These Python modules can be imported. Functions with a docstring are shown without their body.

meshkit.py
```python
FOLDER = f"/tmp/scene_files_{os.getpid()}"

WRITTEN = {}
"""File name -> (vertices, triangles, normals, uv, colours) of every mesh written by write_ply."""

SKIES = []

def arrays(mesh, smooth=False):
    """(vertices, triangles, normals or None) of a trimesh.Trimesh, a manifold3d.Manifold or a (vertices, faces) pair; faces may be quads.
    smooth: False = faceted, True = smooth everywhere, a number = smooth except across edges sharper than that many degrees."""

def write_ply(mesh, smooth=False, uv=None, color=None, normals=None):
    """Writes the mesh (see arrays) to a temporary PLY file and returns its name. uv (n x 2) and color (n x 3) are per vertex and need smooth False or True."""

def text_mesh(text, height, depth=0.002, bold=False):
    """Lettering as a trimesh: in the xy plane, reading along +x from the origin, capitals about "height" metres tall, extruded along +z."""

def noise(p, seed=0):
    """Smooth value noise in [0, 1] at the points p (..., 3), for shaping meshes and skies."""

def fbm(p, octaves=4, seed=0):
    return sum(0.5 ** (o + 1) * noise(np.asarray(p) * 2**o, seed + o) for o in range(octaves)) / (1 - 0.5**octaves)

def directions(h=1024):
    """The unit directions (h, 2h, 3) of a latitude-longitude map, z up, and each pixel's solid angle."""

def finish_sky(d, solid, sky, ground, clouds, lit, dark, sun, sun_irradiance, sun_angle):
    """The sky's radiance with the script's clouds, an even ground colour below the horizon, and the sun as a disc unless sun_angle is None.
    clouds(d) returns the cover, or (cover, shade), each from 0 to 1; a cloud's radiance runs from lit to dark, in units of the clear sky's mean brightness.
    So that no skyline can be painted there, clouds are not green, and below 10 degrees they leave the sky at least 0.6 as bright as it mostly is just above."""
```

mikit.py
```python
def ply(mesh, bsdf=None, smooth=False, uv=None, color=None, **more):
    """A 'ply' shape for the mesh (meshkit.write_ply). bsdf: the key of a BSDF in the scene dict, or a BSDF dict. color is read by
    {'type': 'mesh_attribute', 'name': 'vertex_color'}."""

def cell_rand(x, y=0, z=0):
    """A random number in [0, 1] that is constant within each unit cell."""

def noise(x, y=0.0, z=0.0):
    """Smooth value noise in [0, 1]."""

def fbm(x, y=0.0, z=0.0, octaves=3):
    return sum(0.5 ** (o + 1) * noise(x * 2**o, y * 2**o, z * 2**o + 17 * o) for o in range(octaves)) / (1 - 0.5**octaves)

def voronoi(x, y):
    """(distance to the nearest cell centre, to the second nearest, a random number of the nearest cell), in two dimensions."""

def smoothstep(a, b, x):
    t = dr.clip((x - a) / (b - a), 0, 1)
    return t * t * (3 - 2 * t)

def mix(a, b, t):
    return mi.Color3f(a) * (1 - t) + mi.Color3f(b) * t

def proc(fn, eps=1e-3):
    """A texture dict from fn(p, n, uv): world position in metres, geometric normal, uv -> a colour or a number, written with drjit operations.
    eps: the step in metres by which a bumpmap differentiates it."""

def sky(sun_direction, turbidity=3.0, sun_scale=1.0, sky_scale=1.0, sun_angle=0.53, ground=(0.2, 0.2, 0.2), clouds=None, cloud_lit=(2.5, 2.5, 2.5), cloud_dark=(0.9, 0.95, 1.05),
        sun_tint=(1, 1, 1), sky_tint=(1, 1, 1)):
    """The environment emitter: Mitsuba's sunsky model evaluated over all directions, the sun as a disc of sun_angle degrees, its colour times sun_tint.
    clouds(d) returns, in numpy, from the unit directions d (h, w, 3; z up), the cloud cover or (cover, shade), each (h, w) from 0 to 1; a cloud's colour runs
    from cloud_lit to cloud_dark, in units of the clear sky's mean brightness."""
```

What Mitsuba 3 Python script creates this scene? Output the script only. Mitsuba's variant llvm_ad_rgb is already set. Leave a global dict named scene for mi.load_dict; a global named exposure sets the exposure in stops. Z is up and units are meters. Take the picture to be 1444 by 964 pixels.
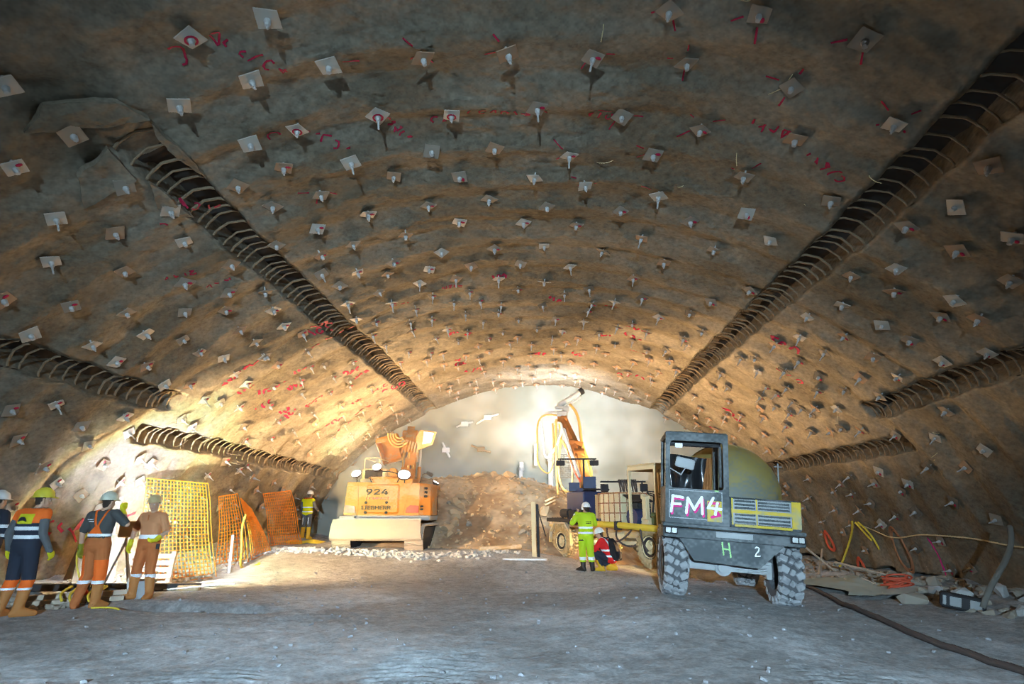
import math, random
import numpy as np
import trimesh
import manifold3d as m3
import drjit as dr
import mitsuba as mi
import mikit
import meshkit
from scipy.interpolate import CubicSpline
from shapely.geometry import LineString, Polygon
from shapely.ops import unary_union

random.seed(7)
RNG = np.random.default_rng(7)
T4 = mi.ScalarTransform4f
scene, labels = {}, {}

# ------------------------------------------------------------------ camera, light, exposure
EYE = np.array([0.0, 0.0, 1.55])
TILT, YAW = math.radians(16.507), math.radians(3.012)
FWD = np.array([-math.sin(YAW) * math.cos(TILT), math.cos(YAW) * math.cos(TILT), math.sin(TILT)])
scene['camera'] = {'type': 'perspective', 'fov': 2 * math.degrees(math.atan(722 / 820.0)), 'fov_axis': 'x', 'near_clip': 0.05, 'far_clip': 200.0,
                   'to_world': T4().look_at(origin=EYE.tolist(), target=(EYE + FWD).tolist(), up=[0, 0, 1])}
exposure = -0.08
WARM = (1.0, 0.63, 0.30)
COOL = (0.60, 0.90, 1.14)


def rgbs(c, k):
    return {'type': 'rgb', 'value': [float(x * k) for x in c]}


# the work lamp of the machine that waits behind the photographer
scene['machine_lamp_beam'] = {'type': 'spot', 'intensity': rgbs(COOL, 1650.0), 'cutoff_angle': 34.0, 'beam_width': 15.0,
                              'to_world': T4().look_at(origin=[-0.4, -6.5, 2.8], target=[-1.0, 9.0, -0.25], up=[0, 0, 1])}
EXC_LAMP, FLOOD, RIG_LAMP, BOOM_LAMP, ADDED_LAMP = 145.0, 3600.0, 45.0, 420.0, 640.0   # strengths of the lamps built further down

# ------------------------------------------------------------------ materials
N, F, SS, MIX = mikit.noise, mikit.fbm, mikit.smoothstep, mikit.mix


def mat(key, color, rough=0.7, metal=0.0, spec=0.3, **more):
    c = {'type': 'rgb', 'value': list(color)} if not isinstance(color, dict) else color
    scene[key] = {'type': 'twosided', 'b': {'type': 'principled', 'base_color': c, 'roughness': rough, 'metallic': metal, 'specular': spec, **more}}
    return key


def bumped(key, fn, rough, bump_fn, eps, spec=0.3, scale=1.0):
    scene[key] = {'type': 'twosided', 'b': {'type': 'bumpmap', 'arbitrary': mikit.proc(bump_fn, eps), 'scale': scale,
                                             'b': {'type': 'principled', 'base_color': mikit.proc(fn), 'roughness': rough, 'specular': spec}}}
    return key


def f_shot(p, n, uv):
    a = F(p.x * 0.55, p.y * 0.9, p.z * 0.55, 3)
    b = F(p.x * 5, p.y * 5, p.z * 5, 2)
    c = MIX((0.145, 0.12, 0.082), (0.235, 0.205, 0.155), SS(0.3, 0.7, a))
    d = N(p.x * 17, p.y * 17, p.z * 17) * 0.6 + N(p.x * 41, p.y * 41, p.z * 41) * 0.4
    return c * (0.72 + 0.36 * b) * (0.62 + 0.76 * d)


def h_shot(p, n, uv):
    return 0.045 * F(p.x * 11, p.y * 11, p.z * 11, 3) + 0.05 * N(p.x * 3.3, p.y * 3.3, p.z * 3.3)


def f_floor(p, n, uv):
    a = F(p.x * 0.5, p.y * 0.5, 0.0, 3)
    b = F(p.x * 7, p.y * 7, 3.0, 3)
    c = MIX((0.24, 0.235, 0.23), (0.40, 0.40, 0.40), SS(0.3, 0.7, a))
    d = N(p.x * 30, p.y * 30, 1.0) * 0.6 + N(p.x * 75, p.y * 75, 2.0) * 0.4
    return c * (0.62 + 0.6 * b) * (0.72 + 0.56 * d)


def h_floor(p, n, uv):
    return 0.030 * F(p.x * 9, p.y * 9, p.z * 9, 3) + 0.012 * N(p.x * 38, p.y * 38, p.z * 38)


def f_face(p, n, uv):
    a = F(p.x * 0.6, p.y * 0.6, p.z * 0.6, 3)
    return MIX((0.225, 0.235, 0.195), (0.325, 0.345, 0.315), SS(0.3, 0.7, a))


def h_face(p, n, uv):
    return 0.07 * F(p.x * 1.6, p.y * 1.6, p.z * 1.6, 3)


def f_muck(p, n, uv):
    a = F(p.x * 1.2, p.y * 1.2, p.z * 1.2, 3)
    b = F(p.x * 8, p.y * 8, p.z * 8, 2)
    return MIX((0.26, 0.17, 0.10), (0.46, 0.36, 0.25), SS(0.3, 0.7, a)) * (0.75 + 0.5 * b)


def h_muck(p, n, uv):
    return 0.05 * F(p.x * 9, p.y * 9, p.z * 9, 3)


def dusty(base, dust, k=0.5, s=2.2):
    def fn(p, n, uv):
        a = F(p.x * s, p.y * s, p.z * s, 3)
        b = N(p.x * 23, p.y * 23, p.z * 23)
        return MIX(base, dust, SS(0.62 - k * 0.5, 0.95 - k * 0.5, a * 0.8 + b * 0.2))
    return mikit.proc(fn)


bumped('m_shotcrete', f_shot, 0.75, h_shot, 0.006, 0.35)
mat('m_slot_shade', (0.045, 0.038, 0.032), 0.9)  # near-black colour paints the shade inside the slots
bumped('m_floor', f_floor, 0.72, h_floor, 0.004, 0.35)
bumped('m_face', f_face, 0.8, h_face, 0.02)
bumped('m_muck', f_muck, 0.9, h_muck, 0.006)
mat('m_truck', dusty((0.055, 0.064, 0.067), (0.15, 0.158, 0.16), 0.5), 0.6)
mat('m_truck_yellow', dusty((0.55, 0.38, 0.03), (0.34, 0.31, 0.2), 0.4), 0.6)
mat('m_drum', dusty((0.27, 0.21, 0.065), (0.17, 0.175, 0.15), 0.4, 1.6), 0.65)
mat('m_exc', dusty((0.50, 0.185, 0.03), (0.40, 0.27, 0.16), 0.35), 0.55)
mat('m_rig', dusty((0.60, 0.42, 0.16), (0.50, 0.42, 0.30), 0.5), 0.65)
mat('m_rubber', dusty((0.10, 0.10, 0.105), (0.30, 0.305, 0.31), 0.85, 5), 0.85)
mat('m_rubber_ochre', dusty((0.34, 0.24, 0.11), (0.48, 0.37, 0.21), 0.5, 5), 0.85)
mat('m_wood', dusty((0.42, 0.30, 0.17), (0.55, 0.45, 0.32), 0.5, 4), 0.8)
for k, c, r in (('m_plate_bright', (0.42, 0.385, 0.33), 0.55), ('m_plate_dull', (0.25, 0.21, 0.165), 0.7), ('m_plate_rust', (0.30, 0.20, 0.13), 0.75), ('m_plate_red', (0.55, 0.07, 0.10), 0.6),
                ('m_plate_backlit', (0.13, 0.11, 0.085), 0.75), ('m_bolt', (0.42, 0.41, 0.39), 0.45), ('m_paint_red', (0.36, 0.015, 0.05), 0.7), ('m_rib', (0.20, 0.145, 0.09), 0.8), ('m_dark', (0.03, 0.03, 0.032), 0.7),
                ('m_black_cloth', (0.015, 0.015, 0.018), 0.9), ('m_grey_steel', (0.30, 0.31, 0.31), 0.55), ('m_pale_steel', (0.58, 0.58, 0.56), 0.5), ('m_blue', (0.028, 0.042, 0.105), 0.5),
                ('m_white', (0.80, 0.80, 0.80), 0.6), ('m_magenta', (0.62, 0.03, 0.20), 0.7), ('m_green_paint', (0.35, 0.62, 0.25), 0.7), ('m_hose', (0.62, 0.38, 0.11), 0.6),
                ('m_hose_red', (0.60, 0.10, 0.05), 0.6), ('m_hose_dark', (0.07, 0.055, 0.05), 0.6), ('m_hose_yellow', (0.70, 0.52, 0.06), 0.6), ('m_hose_white', (0.75, 0.72, 0.65), 0.6),
                ('m_skin', (0.50, 0.30, 0.20), 0.6), ('m_hair', (0.04, 0.028, 0.02), 0.8), ('m_hat_yellow', (0.62, 0.52, 0.05), 0.4), ('m_hat_grey', (0.55, 0.56, 0.45), 0.45),
                ('m_hat_white', (0.75, 0.75, 0.73), 0.4), ('m_hat_ochre', (0.50, 0.38, 0.20), 0.45), ('m_orange_cloth', (0.80, 0.14, 0.02), 0.85), ('m_navy', (0.025, 0.03, 0.045), 0.9),
                ('m_grey_cloth', (0.10, 0.105, 0.11), 0.9), ('m_tee', (0.06, 0.062, 0.06), 0.9), ('m_rust_cloth', (0.43, 0.13, 0.04), 0.9), ('m_stripe', (0.80, 0.83, 0.86), 0.35),
                ('m_lime', (0.45, 0.62, 0.02), 0.8), ('m_vest_yellow', (0.80, 0.72, 0.01), 0.8), ('m_red_cloth', (0.70, 0.02, 0.02), 0.85), ('m_boot_tan', (0.42, 0.17, 0.05), 0.7),
                ('m_boot_yellow', (0.72, 0.42, 0.03), 0.6), ('m_boot_dark', (0.03, 0.025, 0.022), 0.6), ('m_glove', (0.62, 0.56, 0.02), 0.8), ('m_glove_dark', (0.20, 0.20, 0.02), 0.8),
                ('m_shirt_salmon', (0.50, 0.22, 0.10), 0.85), ('m_eye', (0.75, 0.72, 0.68), 0.3), ('m_lip', (0.40, 0.16, 0.12), 0.6), ('m_net', (0.85, 0.23, 0.02), 0.6),
                ('m_tank', (0.72, 0.60, 0.36), 0.5), ('m_cage', (0.36, 0.16, 0.08), 0.7), ('m_cream', (0.66, 0.54, 0.32), 0.6), ('m_green_seat', (0.10, 0.13, 0.06), 0.8),
                ('m_tail_light', (0.45, 0.06, 0.05), 0.3), ('m_sheet', (0.42, 0.50, 0.46), 0.45), ('m_plywood', (0.62, 0.42, 0.2), 0.8), ('m_beam_timber', (0.42, 0.35, 0.27), 0.8),
                ('m_wire', (0.16, 0.15, 0.13), 0.7), ('m_rock', (0.30, 0.26, 0.21), 0.9), ('m_rock_tan', (0.46, 0.33, 0.2), 0.9), ('m_rock_grey', (0.42, 0.42, 0.41), 0.9),
                ('m_stone', (0.27, 0.27, 0.28), 0.9), ('m_rock_white', (0.60, 0.56, 0.50), 0.85), ('m_blade', (0.40, 0.33, 0.25), 0.6), ('m_track', (0.36, 0.30, 0.235), 0.75)):
    mat(k, c, r)
scene['m_glass'] = {'type': 'thindielectric'}


# ------------------------------------------------------------------ names and entries
def free(key):
    if key not in scene and key not in labels and not any(k.startswith(key + '__') for k in HELD):
        return key
    i = 1
    while f'{key}_{i:03d}' in scene or f'{key}_{i:03d}' in labels:
        i += 1
    return f'{key}_{i:03d}'


HELD, PLACE = set(), {}


def thing(name, label, cat, M=None, group=None):
    key = free(name)
    labels[key] = {'label': label, 'category': cat}
    if group:
        labels[key]['group'] = group
    PLACE[key] = np.eye(4) if M is None else M
    return key


def put(key, mesh, m, smooth=32, M=None, **more):
    if hasattr(mesh, 'to_mesh'):
        mesh = tm(mesh)
    if M is not None:
        mesh = mesh.copy()
        mesh.apply_transform(M)
    scene[key] = mikit.ply(mesh, m, smooth=smooth, **more)
    return key


COUNT = {}


def part(holder, name, mesh, m, smooth=32, label=None, kind=None, **more):
    base = f'{holder}__{name}'
    n = COUNT.get(base, 0)
    COUNT[base] = n + 1
    key = base if n == 0 else f'{base}_{n:03d}'
    root = holder.split('__')[0]
    if isinstance(mesh, dict):
        scene[key] = mesh
    else:
        put(key, mesh, m, smooth, PLACE.get(root), **more)
    if label or kind:
        labels[key] = {k: v for k, v in (('label', label), ('kind', kind)) if v}
    return key


def solid(name, label, cat, mesh, m, smooth=32, M=None, group=None, kind=None):
    key = thing(name, label, cat, M, group)
    if kind:
        labels[key]['kind'] = kind
    return put(key, mesh, m, smooth, M)


def struct(name, mesh, m, smooth=True):
    labels[name] = {'kind': 'structure'}
    PLACE[name] = np.eye(4)
    return put(name, mesh, m, smooth)


def pieces(holder, name, mesh, m, smooth=45, label=None):
    """the separate pieces of a cut mesh, each a part of its own"""
    for g in mesh.split(only_watertight=False):
        if len(g.faces) > 12:
            part(holder, name, g, m, smooth, label)


# ------------------------------------------------------------------ mesh tools
def tm(man):
    a = man.to_mesh()
    return trimesh.Trimesh(a.vert_properties[:, :3], a.tri_verts, process=False)


def man(mesh):
    return m3.Manifold(m3.Mesh(np.asarray(mesh.vertices, np.float32), np.asarray(mesh.faces, np.uint32)))


def mv(mesh, x=0, y=0, z=0):
    mesh = mesh.copy()
    mesh.apply_translation([x, y, z])
    return mesh


def rot(mesh, axis, deg, at=(0, 0, 0)):
    mesh = mesh.copy()
    mesh.apply_transform(trimesh.transformations.rotation_matrix(math.radians(deg), axis, at))
    return mesh


def join(*ms):
    return trimesh.util.concatenate([m for x in ms for m in (x if isinstance(x, (list, tuple)) else [x])])


def box(sx, sy, sz, c=(0, 0, 0), r=0.012):
    r = min(r, 0.45 * min(sx, sy, sz))
    a, b, d = sx / 2, sy / 2, sz / 2
    pts = []
    for i in (-1, 1):
        for j in (-1, 1):
            for k in (-1, 1):
                pts += [(i * a, j * (b - r), k * (d - r)), (i * (a - r), j * b, k * (d - r)), (i * (a - r), j * (b - r), k * d)]
    h = trimesh.PointCloud(np.array(pts)).convex_hull
    h.apply_translation(c)
    return h


def hullpts(pts):
    return trimesh.PointCloud(np.array(pts, float)).convex_hull


def frame_tube(p, r, sides=8, closed=False):
    p = np.asarray(p, float)
    t = np.gradient(p, axis=0)
    t /= np.linalg.norm(t, axis=1, keepdims=True) + 1e-12
    a = np.zeros_like(p)
    u = np.cross(t[0], [0.31, 0.22, 0.93] if abs(t[0][2]) < 0.9 else [1, 0, 0])
    for i in range(len(p)):
        u = u - t[i] * (u @ t[i])
        u /= np.linalg.norm(u) + 1e-12
        a[i] = u
    b = np.cross(t, a)
    ang = np.arange(sides) * 2 * np.pi / sides
    rr = np.broadcast_to(np.asarray(r, float), (len(p),))
    v = p[:, None] + rr[:, None, None] * (np.cos(ang)[None, :, None] * a[:, None] + np.sin(ang)[None, :, None] * b[:, None])
    n = len(p)
    i, j = np.meshgrid(np.arange(n - 1), np.arange(sides), indexing='ij')
    q = np.stack([i * sides + j, i * sides + (j + 1) % sides, (i + 1) * sides + (j + 1) % sides, (i + 1) * sides + j], -1).reshape(-1, 4)
    f = np.vstack([q[:, [0, 1, 2]], q[:, [0, 2, 3]]])
    v = np.vstack([v.reshape(-1, 3), p[0], p[-1]])
    k = np.arange(sides)
    c0 = np.stack([np.full(sides, n * sides), (k + 1) % sides, k], 1)
    c1 = np.stack([np.full(sides, n * sides + 1), (n - 1) * sides + k, (n - 1) * sides + (k + 1) % sides], 1)
    return trimesh.Trimesh(v, np.vstack([f, c0, c1]), process=False)


def tube(pts, r, sides=8, n=None, smooth=True):
    pts = np.asarray(pts, float)
    if smooth and len(pts) > 2:
        d = np.r_[0, np.cumsum(np.linalg.norm(np.diff(pts, axis=0), axis=1))]
        n = n or max(8, 6 * len(pts))
        pts = CubicSpline(d, pts)(np.linspace(0, d[-1], n))
    return frame_tube(pts, r, sides)


def bar(a, b, r, sides=8):
    return frame_tube([a, b], r, sides)


def beam(a, b, w, h):
    """square bar from a to b, w wide sideways, h high"""
    a, b = np.asarray(a, float), np.asarray(b, float)
    d = b - a
    L = np.linalg.norm(d)
    d /= L
    s = np.cross(d, [0, 0, 1.0])
    if np.linalg.norm(s) < 1e-3:
        s = np.array([1.0, 0, 0])
    s /= np.linalg.norm(s)
    u = np.cross(s, d)
    M = np.eye(4)
    M[:3, 0], M[:3, 1], M[:3, 2], M[:3, 3] = s, d, u, (a + b) / 2
    g = box(w, L, h, r=min(0.008, 0.2 * min(w, h)))
    g.apply_transform(M)
    return g


def lathe_x(profile, sections=40):
    """profile (radius, x) turned about the x axis"""
    g = trimesh.creation.revolve(np.array(profile, float), sections=sections)
    return rot(g, [0, 1, 0], 90)


def disc(r, t, axis='x', sections=28, c=(0, 0, 0)):
    g = trimesh.creation.cylinder(r, t, sections=sections)
    if axis == 'x':
        g = rot(g, [0, 1, 0], 90)
    elif axis == 'y':
        g = rot(g, [1, 0, 0], 90)
    g.apply_translation(c)
    return g


def upright(g, x=0, y=0, z=0):
    """from the xy plane to the plane facing -y"""
    return mv(rot(g, [1, 0, 0], 90), x, y, z)


def extrude(poly, t):
    polys = getattr(poly, 'geoms', [poly])
    return join([trimesh.creation.extrude_polygon(q, t, engine='earcut') for q in polys])


def strokes(lines, w, t=0.004):
    return extrude(unary_union([LineString(l).buffer(w / 2, quad_segs=4) for l in lines]).simplify(w * 0.03), t)


def frame(x, y, z, rz=0.0, ry=0.0, rx=0.0):
    R = trimesh.transformations
    return R.translation_matrix([x, y, z]) @ R.rotation_matrix(math.radians(rz), [0, 0, 1]) @ R.rotation_matrix(math.radians(ry), [0, 1, 0]) @ R.rotation_matrix(math.radians(rx), [1, 0, 0])


def ss(a, b, x):
    t = np.clip((np.asarray(x, float) - a) / (b - a), 0, 1)
    return t * t * (3 - 2 * t)


def fbm2(x, y, s, o=3, seed=0):
    return meshkit.fbm(np.stack([np.asarray(x) * s, np.asarray(y) * s, np.zeros_like(np.asarray(x, float)) + 0.5], -1), o, seed) - 0.5


def grid_faces(n, m):
    i, j = np.meshgrid(np.arange(n - 1), np.arange(m - 1), indexing='ij')
    a = i * m + j
    return np.vstack([np.stack([a, a + 1, a + m + 1], -1).reshape(-1, 3), np.stack([a, a + m + 1, a + m], -1).reshape(-1, 3)])


# ------------------------------------------------------------------ the vault
Y_END = 26.0
AXIS_X = -0.25
half = [(0, 7.12), (1.4, 7.04), (2.8, 6.77), (5.05, 5.9), (6.6, 4.93), (7.85, 3.87), (8.6, 3.0), (9.3, 1.75), (9.7, .6), (9.9, -.6), (9.95, -1.2)]
prof = np.array([(-a, b) for a, b in half[:0:-1]] + half)
_t = np.r_[0, np.cumsum(np.hypot(*np.diff(prof, axis=0).T))]
_tt = np.linspace(0, _t[-1], 6001)
_px, _pz = CubicSpline(_t, prof[:, 0])(_tt), CubicSpline(_t, prof[:, 1])(_tt)
_S = np.r_[0, np.cumsum(np.hypot(np.diff(_px), np.diff(_pz)))]
_S -= _S[3000]
_nx, _nz = -np.gradient(_pz, _S), np.gradient(_px, _S)     # outward
S_MAX = _S[-1]
#        name    s      half width  y from, to   depth  side
SLOTS = [('UL', -4.93, 0.27, 5.9, 30, 0.60), ('UR', 5.33, 0.27, 1.0, 30, 0.60), ('LA', -8.72, 0.22, 1.0, 12.2, 0.55), ('LB', -9.60, 0.20, 12.1, 30, 0.5),
         ('RA', 8.70, 0.22, 1.0, 14.0, 0.55), ('RB', 9.70, 0.20, 13.8, 30, 0.5), ('foot', 13.75, 0.66, 10.5, 24.5, 0.55)]


def slot_s(s0, y):
    """the slots wander a little"""
    return s0 + 0.05 * np.sin(np.asarray(y) * 0.35 + s0)


def prof_at(s):
    return AXIS_X + np.interp(s, _S, _px), np.interp(s, _S, _pz), np.interp(s, _S, _nx), np.interp(s, _S, _nz)


def rough(s, y):
    q = np.stack([np.asarray(s, float), np.asarray(y, float), np.zeros_like(np.asarray(s, float))], -1)
    big = meshkit.fbm(q * 0.45 + 3.1, 2, 1) - 0.5
    mid = meshkit.fbm(q * np.array([0.7, 1.6, 1.0]), 3, 5) - 0.5
    fine = meshkit.fbm(q * 5.0, 2, 9) - 0.5
    rib = np.sin(2 * np.pi * np.asarray(y) / 1.15 + 3.0 * (meshkit.noise(q * np.array([0.25, 0.4, 1.0]), 3) - 0.5))
    return 0.16 * big + 0.085 * mid + 0.045 * fine + 0.042 * rib + 0.016 * np.sin(2 * np.pi * np.asarray(y) / 0.43 + 6.0 * meshkit.noise(q * np.array([0.5, 0.3, 1.0]), 4)) * meshkit.noise(q * np.array([0.8, 0.8, 1.0]), 8)


def slot_depth(s, y, k):
    name, s0, w, ya, yb, d = SLOTS[k]
    if name == 'UL':
        return d * ss(ya - 0.4, ya + 1.6, np.asarray(y) + 0.8 * fbm2(s, y, 1.1, 3, 77))
    return d * ss(ya - 0.12, ya + 0.12, y) * (1 - ss(yb - 0.12, yb + 0.12, y))


def surf(s, y, lift=0.0):
    """point and inward normal of the vault's rough surface"""
    x, z, nx, nz = prof_at(s)
    o = rough(s, y) - lift
    return np.stack([x + nx * o, np.asarray(y, float) + 0 * x, z + nz * o], -1), np.stack([-nx, 0 * x, -nz], -1)


cols = []
marks = sorted([(s0 - w, k, 0) for k, (n, s0, w, *_) in enumerate(SLOTS)] + [(s0 + w, k, 1) for k, (n, s0, w, *_) in enumerate(SLOTS)])
for e, k, side in marks:
    cols += [(e - 0.018, k if side else -1), (e + 0.018, -1 if side else k)]
for s in np.arange(-S_MAX, S_MAX, 0.085):
    if min(abs(s - e) for e, *_ in marks) > 0.05:
        cols.append((s, next((k for k, q in enumerate(SLOTS) if abs(s - q[1]) < q[2]), -1)))
cols.append((S_MAX, -1))
for k in (0, 1):
    cols.append((SLOTS[k][1], k))
cols = sorted(set(cols))
sc = np.array([c[0] for c in cols])
kc = np.array([c[1] for c in cols])
yc = np.r_[np.arange(-16, 3.5, 0.4), np.arange(3.5, Y_END + 0.4, 0.082)]
SG, YG = np.meshgrid(sc, yc, indexing='ij')
shift = np.zeros_like(SG)
for k, (n, s0, w, ya, yb, d) in enumerate(SLOTS):
    for e in (-1, 1):
        j = 0.10 * fbm2(yc, yc * 0 + s0 * 7 + e, 1.3, 3, 21) + 0.05 * np.sin(yc * 0.35 + s0)
        if n == 'foot':
            j = 0.55 * fbm2(yc, yc * 0 + 9.0, 0.9, 3, 22) * (e < 0)
        near = np.exp(-((sc - (s0 + e * w)) / 0.30) ** 2)
        shift += near[:, None] * j[None, :]
SR = SG + shift
SR = np.maximum.accumulate(SR, axis=0)
rec = np.zeros_like(SG)
for k in range(len(SLOTS)):
    on = kc == k
    rec[on] = slot_depth(SG[on], YG[on], k)
X, Z, NX, NZ = prof_at(SR)
O = rough(SR, YG) + rec
# the broken lining at the near end of the upper left slot
O += 0.30 * np.exp(-((SG + 5.3) / 0.9) ** 2) * ss(7.0, 5.2, YG) * (meshkit.fbm(np.stack([SG * 2.2, YG * 2.2, 0 * SG], -1), 3, 31) - 0.25)
V = np.stack([X + NX * O, YG, Z + NZ * O], -1)
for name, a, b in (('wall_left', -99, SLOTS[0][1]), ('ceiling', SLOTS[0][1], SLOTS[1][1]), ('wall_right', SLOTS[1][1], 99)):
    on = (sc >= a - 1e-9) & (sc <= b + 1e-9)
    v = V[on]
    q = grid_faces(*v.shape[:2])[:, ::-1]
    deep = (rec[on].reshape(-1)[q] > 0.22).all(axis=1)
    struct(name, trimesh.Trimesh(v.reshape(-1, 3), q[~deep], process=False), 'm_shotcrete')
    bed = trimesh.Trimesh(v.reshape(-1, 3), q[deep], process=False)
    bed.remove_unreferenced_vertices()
    part(name, 'slot_bed', bed, 'm_slot_shade', False, 'dark bare rock inside the slots')

# ribs of the yielding elements that cross the dark slots
def rib_mesh(s0, w, y, d):
    pts = []
    lean = RNG.uniform(-0.03, 0.03)
    o0 = float(rough(np.array(s0), np.array(y)))
    for a, q in ((-1.08, 0.02), (-0.8, 0.07), (0.0, 0.11), (0.8, 0.07), (1.08, 0.02)):
        x, z, nx, nz = prof_at(s0 + a * w)
        o = o0 + q
        pts.append((x + nx * o, y + lean * a + 0.03 * abs(a), z + nz * o))
    return frame_tube(pts, 0.014 + 0.010 * RNG.random(), 6)


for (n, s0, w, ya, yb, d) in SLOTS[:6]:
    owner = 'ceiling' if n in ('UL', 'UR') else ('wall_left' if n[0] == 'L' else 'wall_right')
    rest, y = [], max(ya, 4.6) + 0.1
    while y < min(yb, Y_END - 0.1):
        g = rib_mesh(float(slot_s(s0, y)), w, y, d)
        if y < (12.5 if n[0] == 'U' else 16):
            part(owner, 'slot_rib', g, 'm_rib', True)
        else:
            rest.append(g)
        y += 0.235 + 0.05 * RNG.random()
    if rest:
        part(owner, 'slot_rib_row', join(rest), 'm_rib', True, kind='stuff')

# torn rims of the lining where the upper left slot breaks up
for rim in (((-4.58, 5.7, .10), (-4.75, 5.25, .16), (-5.35, 5.05, .10), (-5.75, 5.25, .03), (-5.2, 5.55, .05)), ((-4.62, 5.75, .05), (-4.55, 6.5, .10), (-4.66, 7.1, .04), (-4.75, 6.3, .02)),
            ((-5.25, 5.9, .08), (-5.8, 6.1, .10), (-6.1, 6.6, .03), (-5.3, 6.5, .05)), ((-5.2, 6.6, .09), (-5.5, 7.3, .08), (-5.22, 7.7, .03))):
    q = np.array(rim)
    a, nr = surf(q[:, 0], q[:, 1], 0.0)
    g = hullpts(np.vstack([a + nr * q[:, 2:] * 0.8, a + nr * (q[:, 2:] * 0.8 - 0.06)]))
    g = trimesh.Trimesh(*trimesh.remesh.subdivide_to_size(g.vertices, g.faces, 0.09), process=True)
    g.vertices = g.vertices + 0.10 * (np.stack([meshkit.fbm(g.vertices * 4.0 + 7 * c, 3, 80 + c) for c in range(3)], -1) - 0.5)
    part('wall_left', 'broken_edge', g, 'm_shotcrete', 40)

# ------------------------------------------------------------------ the ground
def ground(x, y):
    x, y = np.asarray(x, float), np.asarray(y, float)
    z = 0.10 * ss(-3.0, -7.0, x) * ss(6, 9, y) - 0.15 * ss(1.5, 4.6, x) + 0.05 * ss(0.5, 2, x) * ss(14, 9, y)
    z = z + 0.36 * ss(14.5, 18.6, y) * ss(1.8, -1.2, x) + 0.12 * ss(15, 19, y) * ss(3.5, 0.5, x)
    z = z + 0.11 * ss(7, 10, y) * ss(18, 14, y) * ss(0, 1.8, x)
    z = z + 0.16 * ss(6.2, 9.0, x) + 0.20 * ss(-8.6, -9.6, x)
    z = z - 0.20 * np.exp(-((x + 6.0) / 0.9) ** 2 - ((y - 10.1) / 0.22) ** 2) - 0.12 * np.exp(-((x + 4.9) / 0.4) ** 2 - ((y - 10.2) / 0.2) ** 2) + 0.06 * np.exp(-((x + 5.9) / 1.2) ** 2 - ((y - 10.6) / 0.3) ** 2)
    return z


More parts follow.
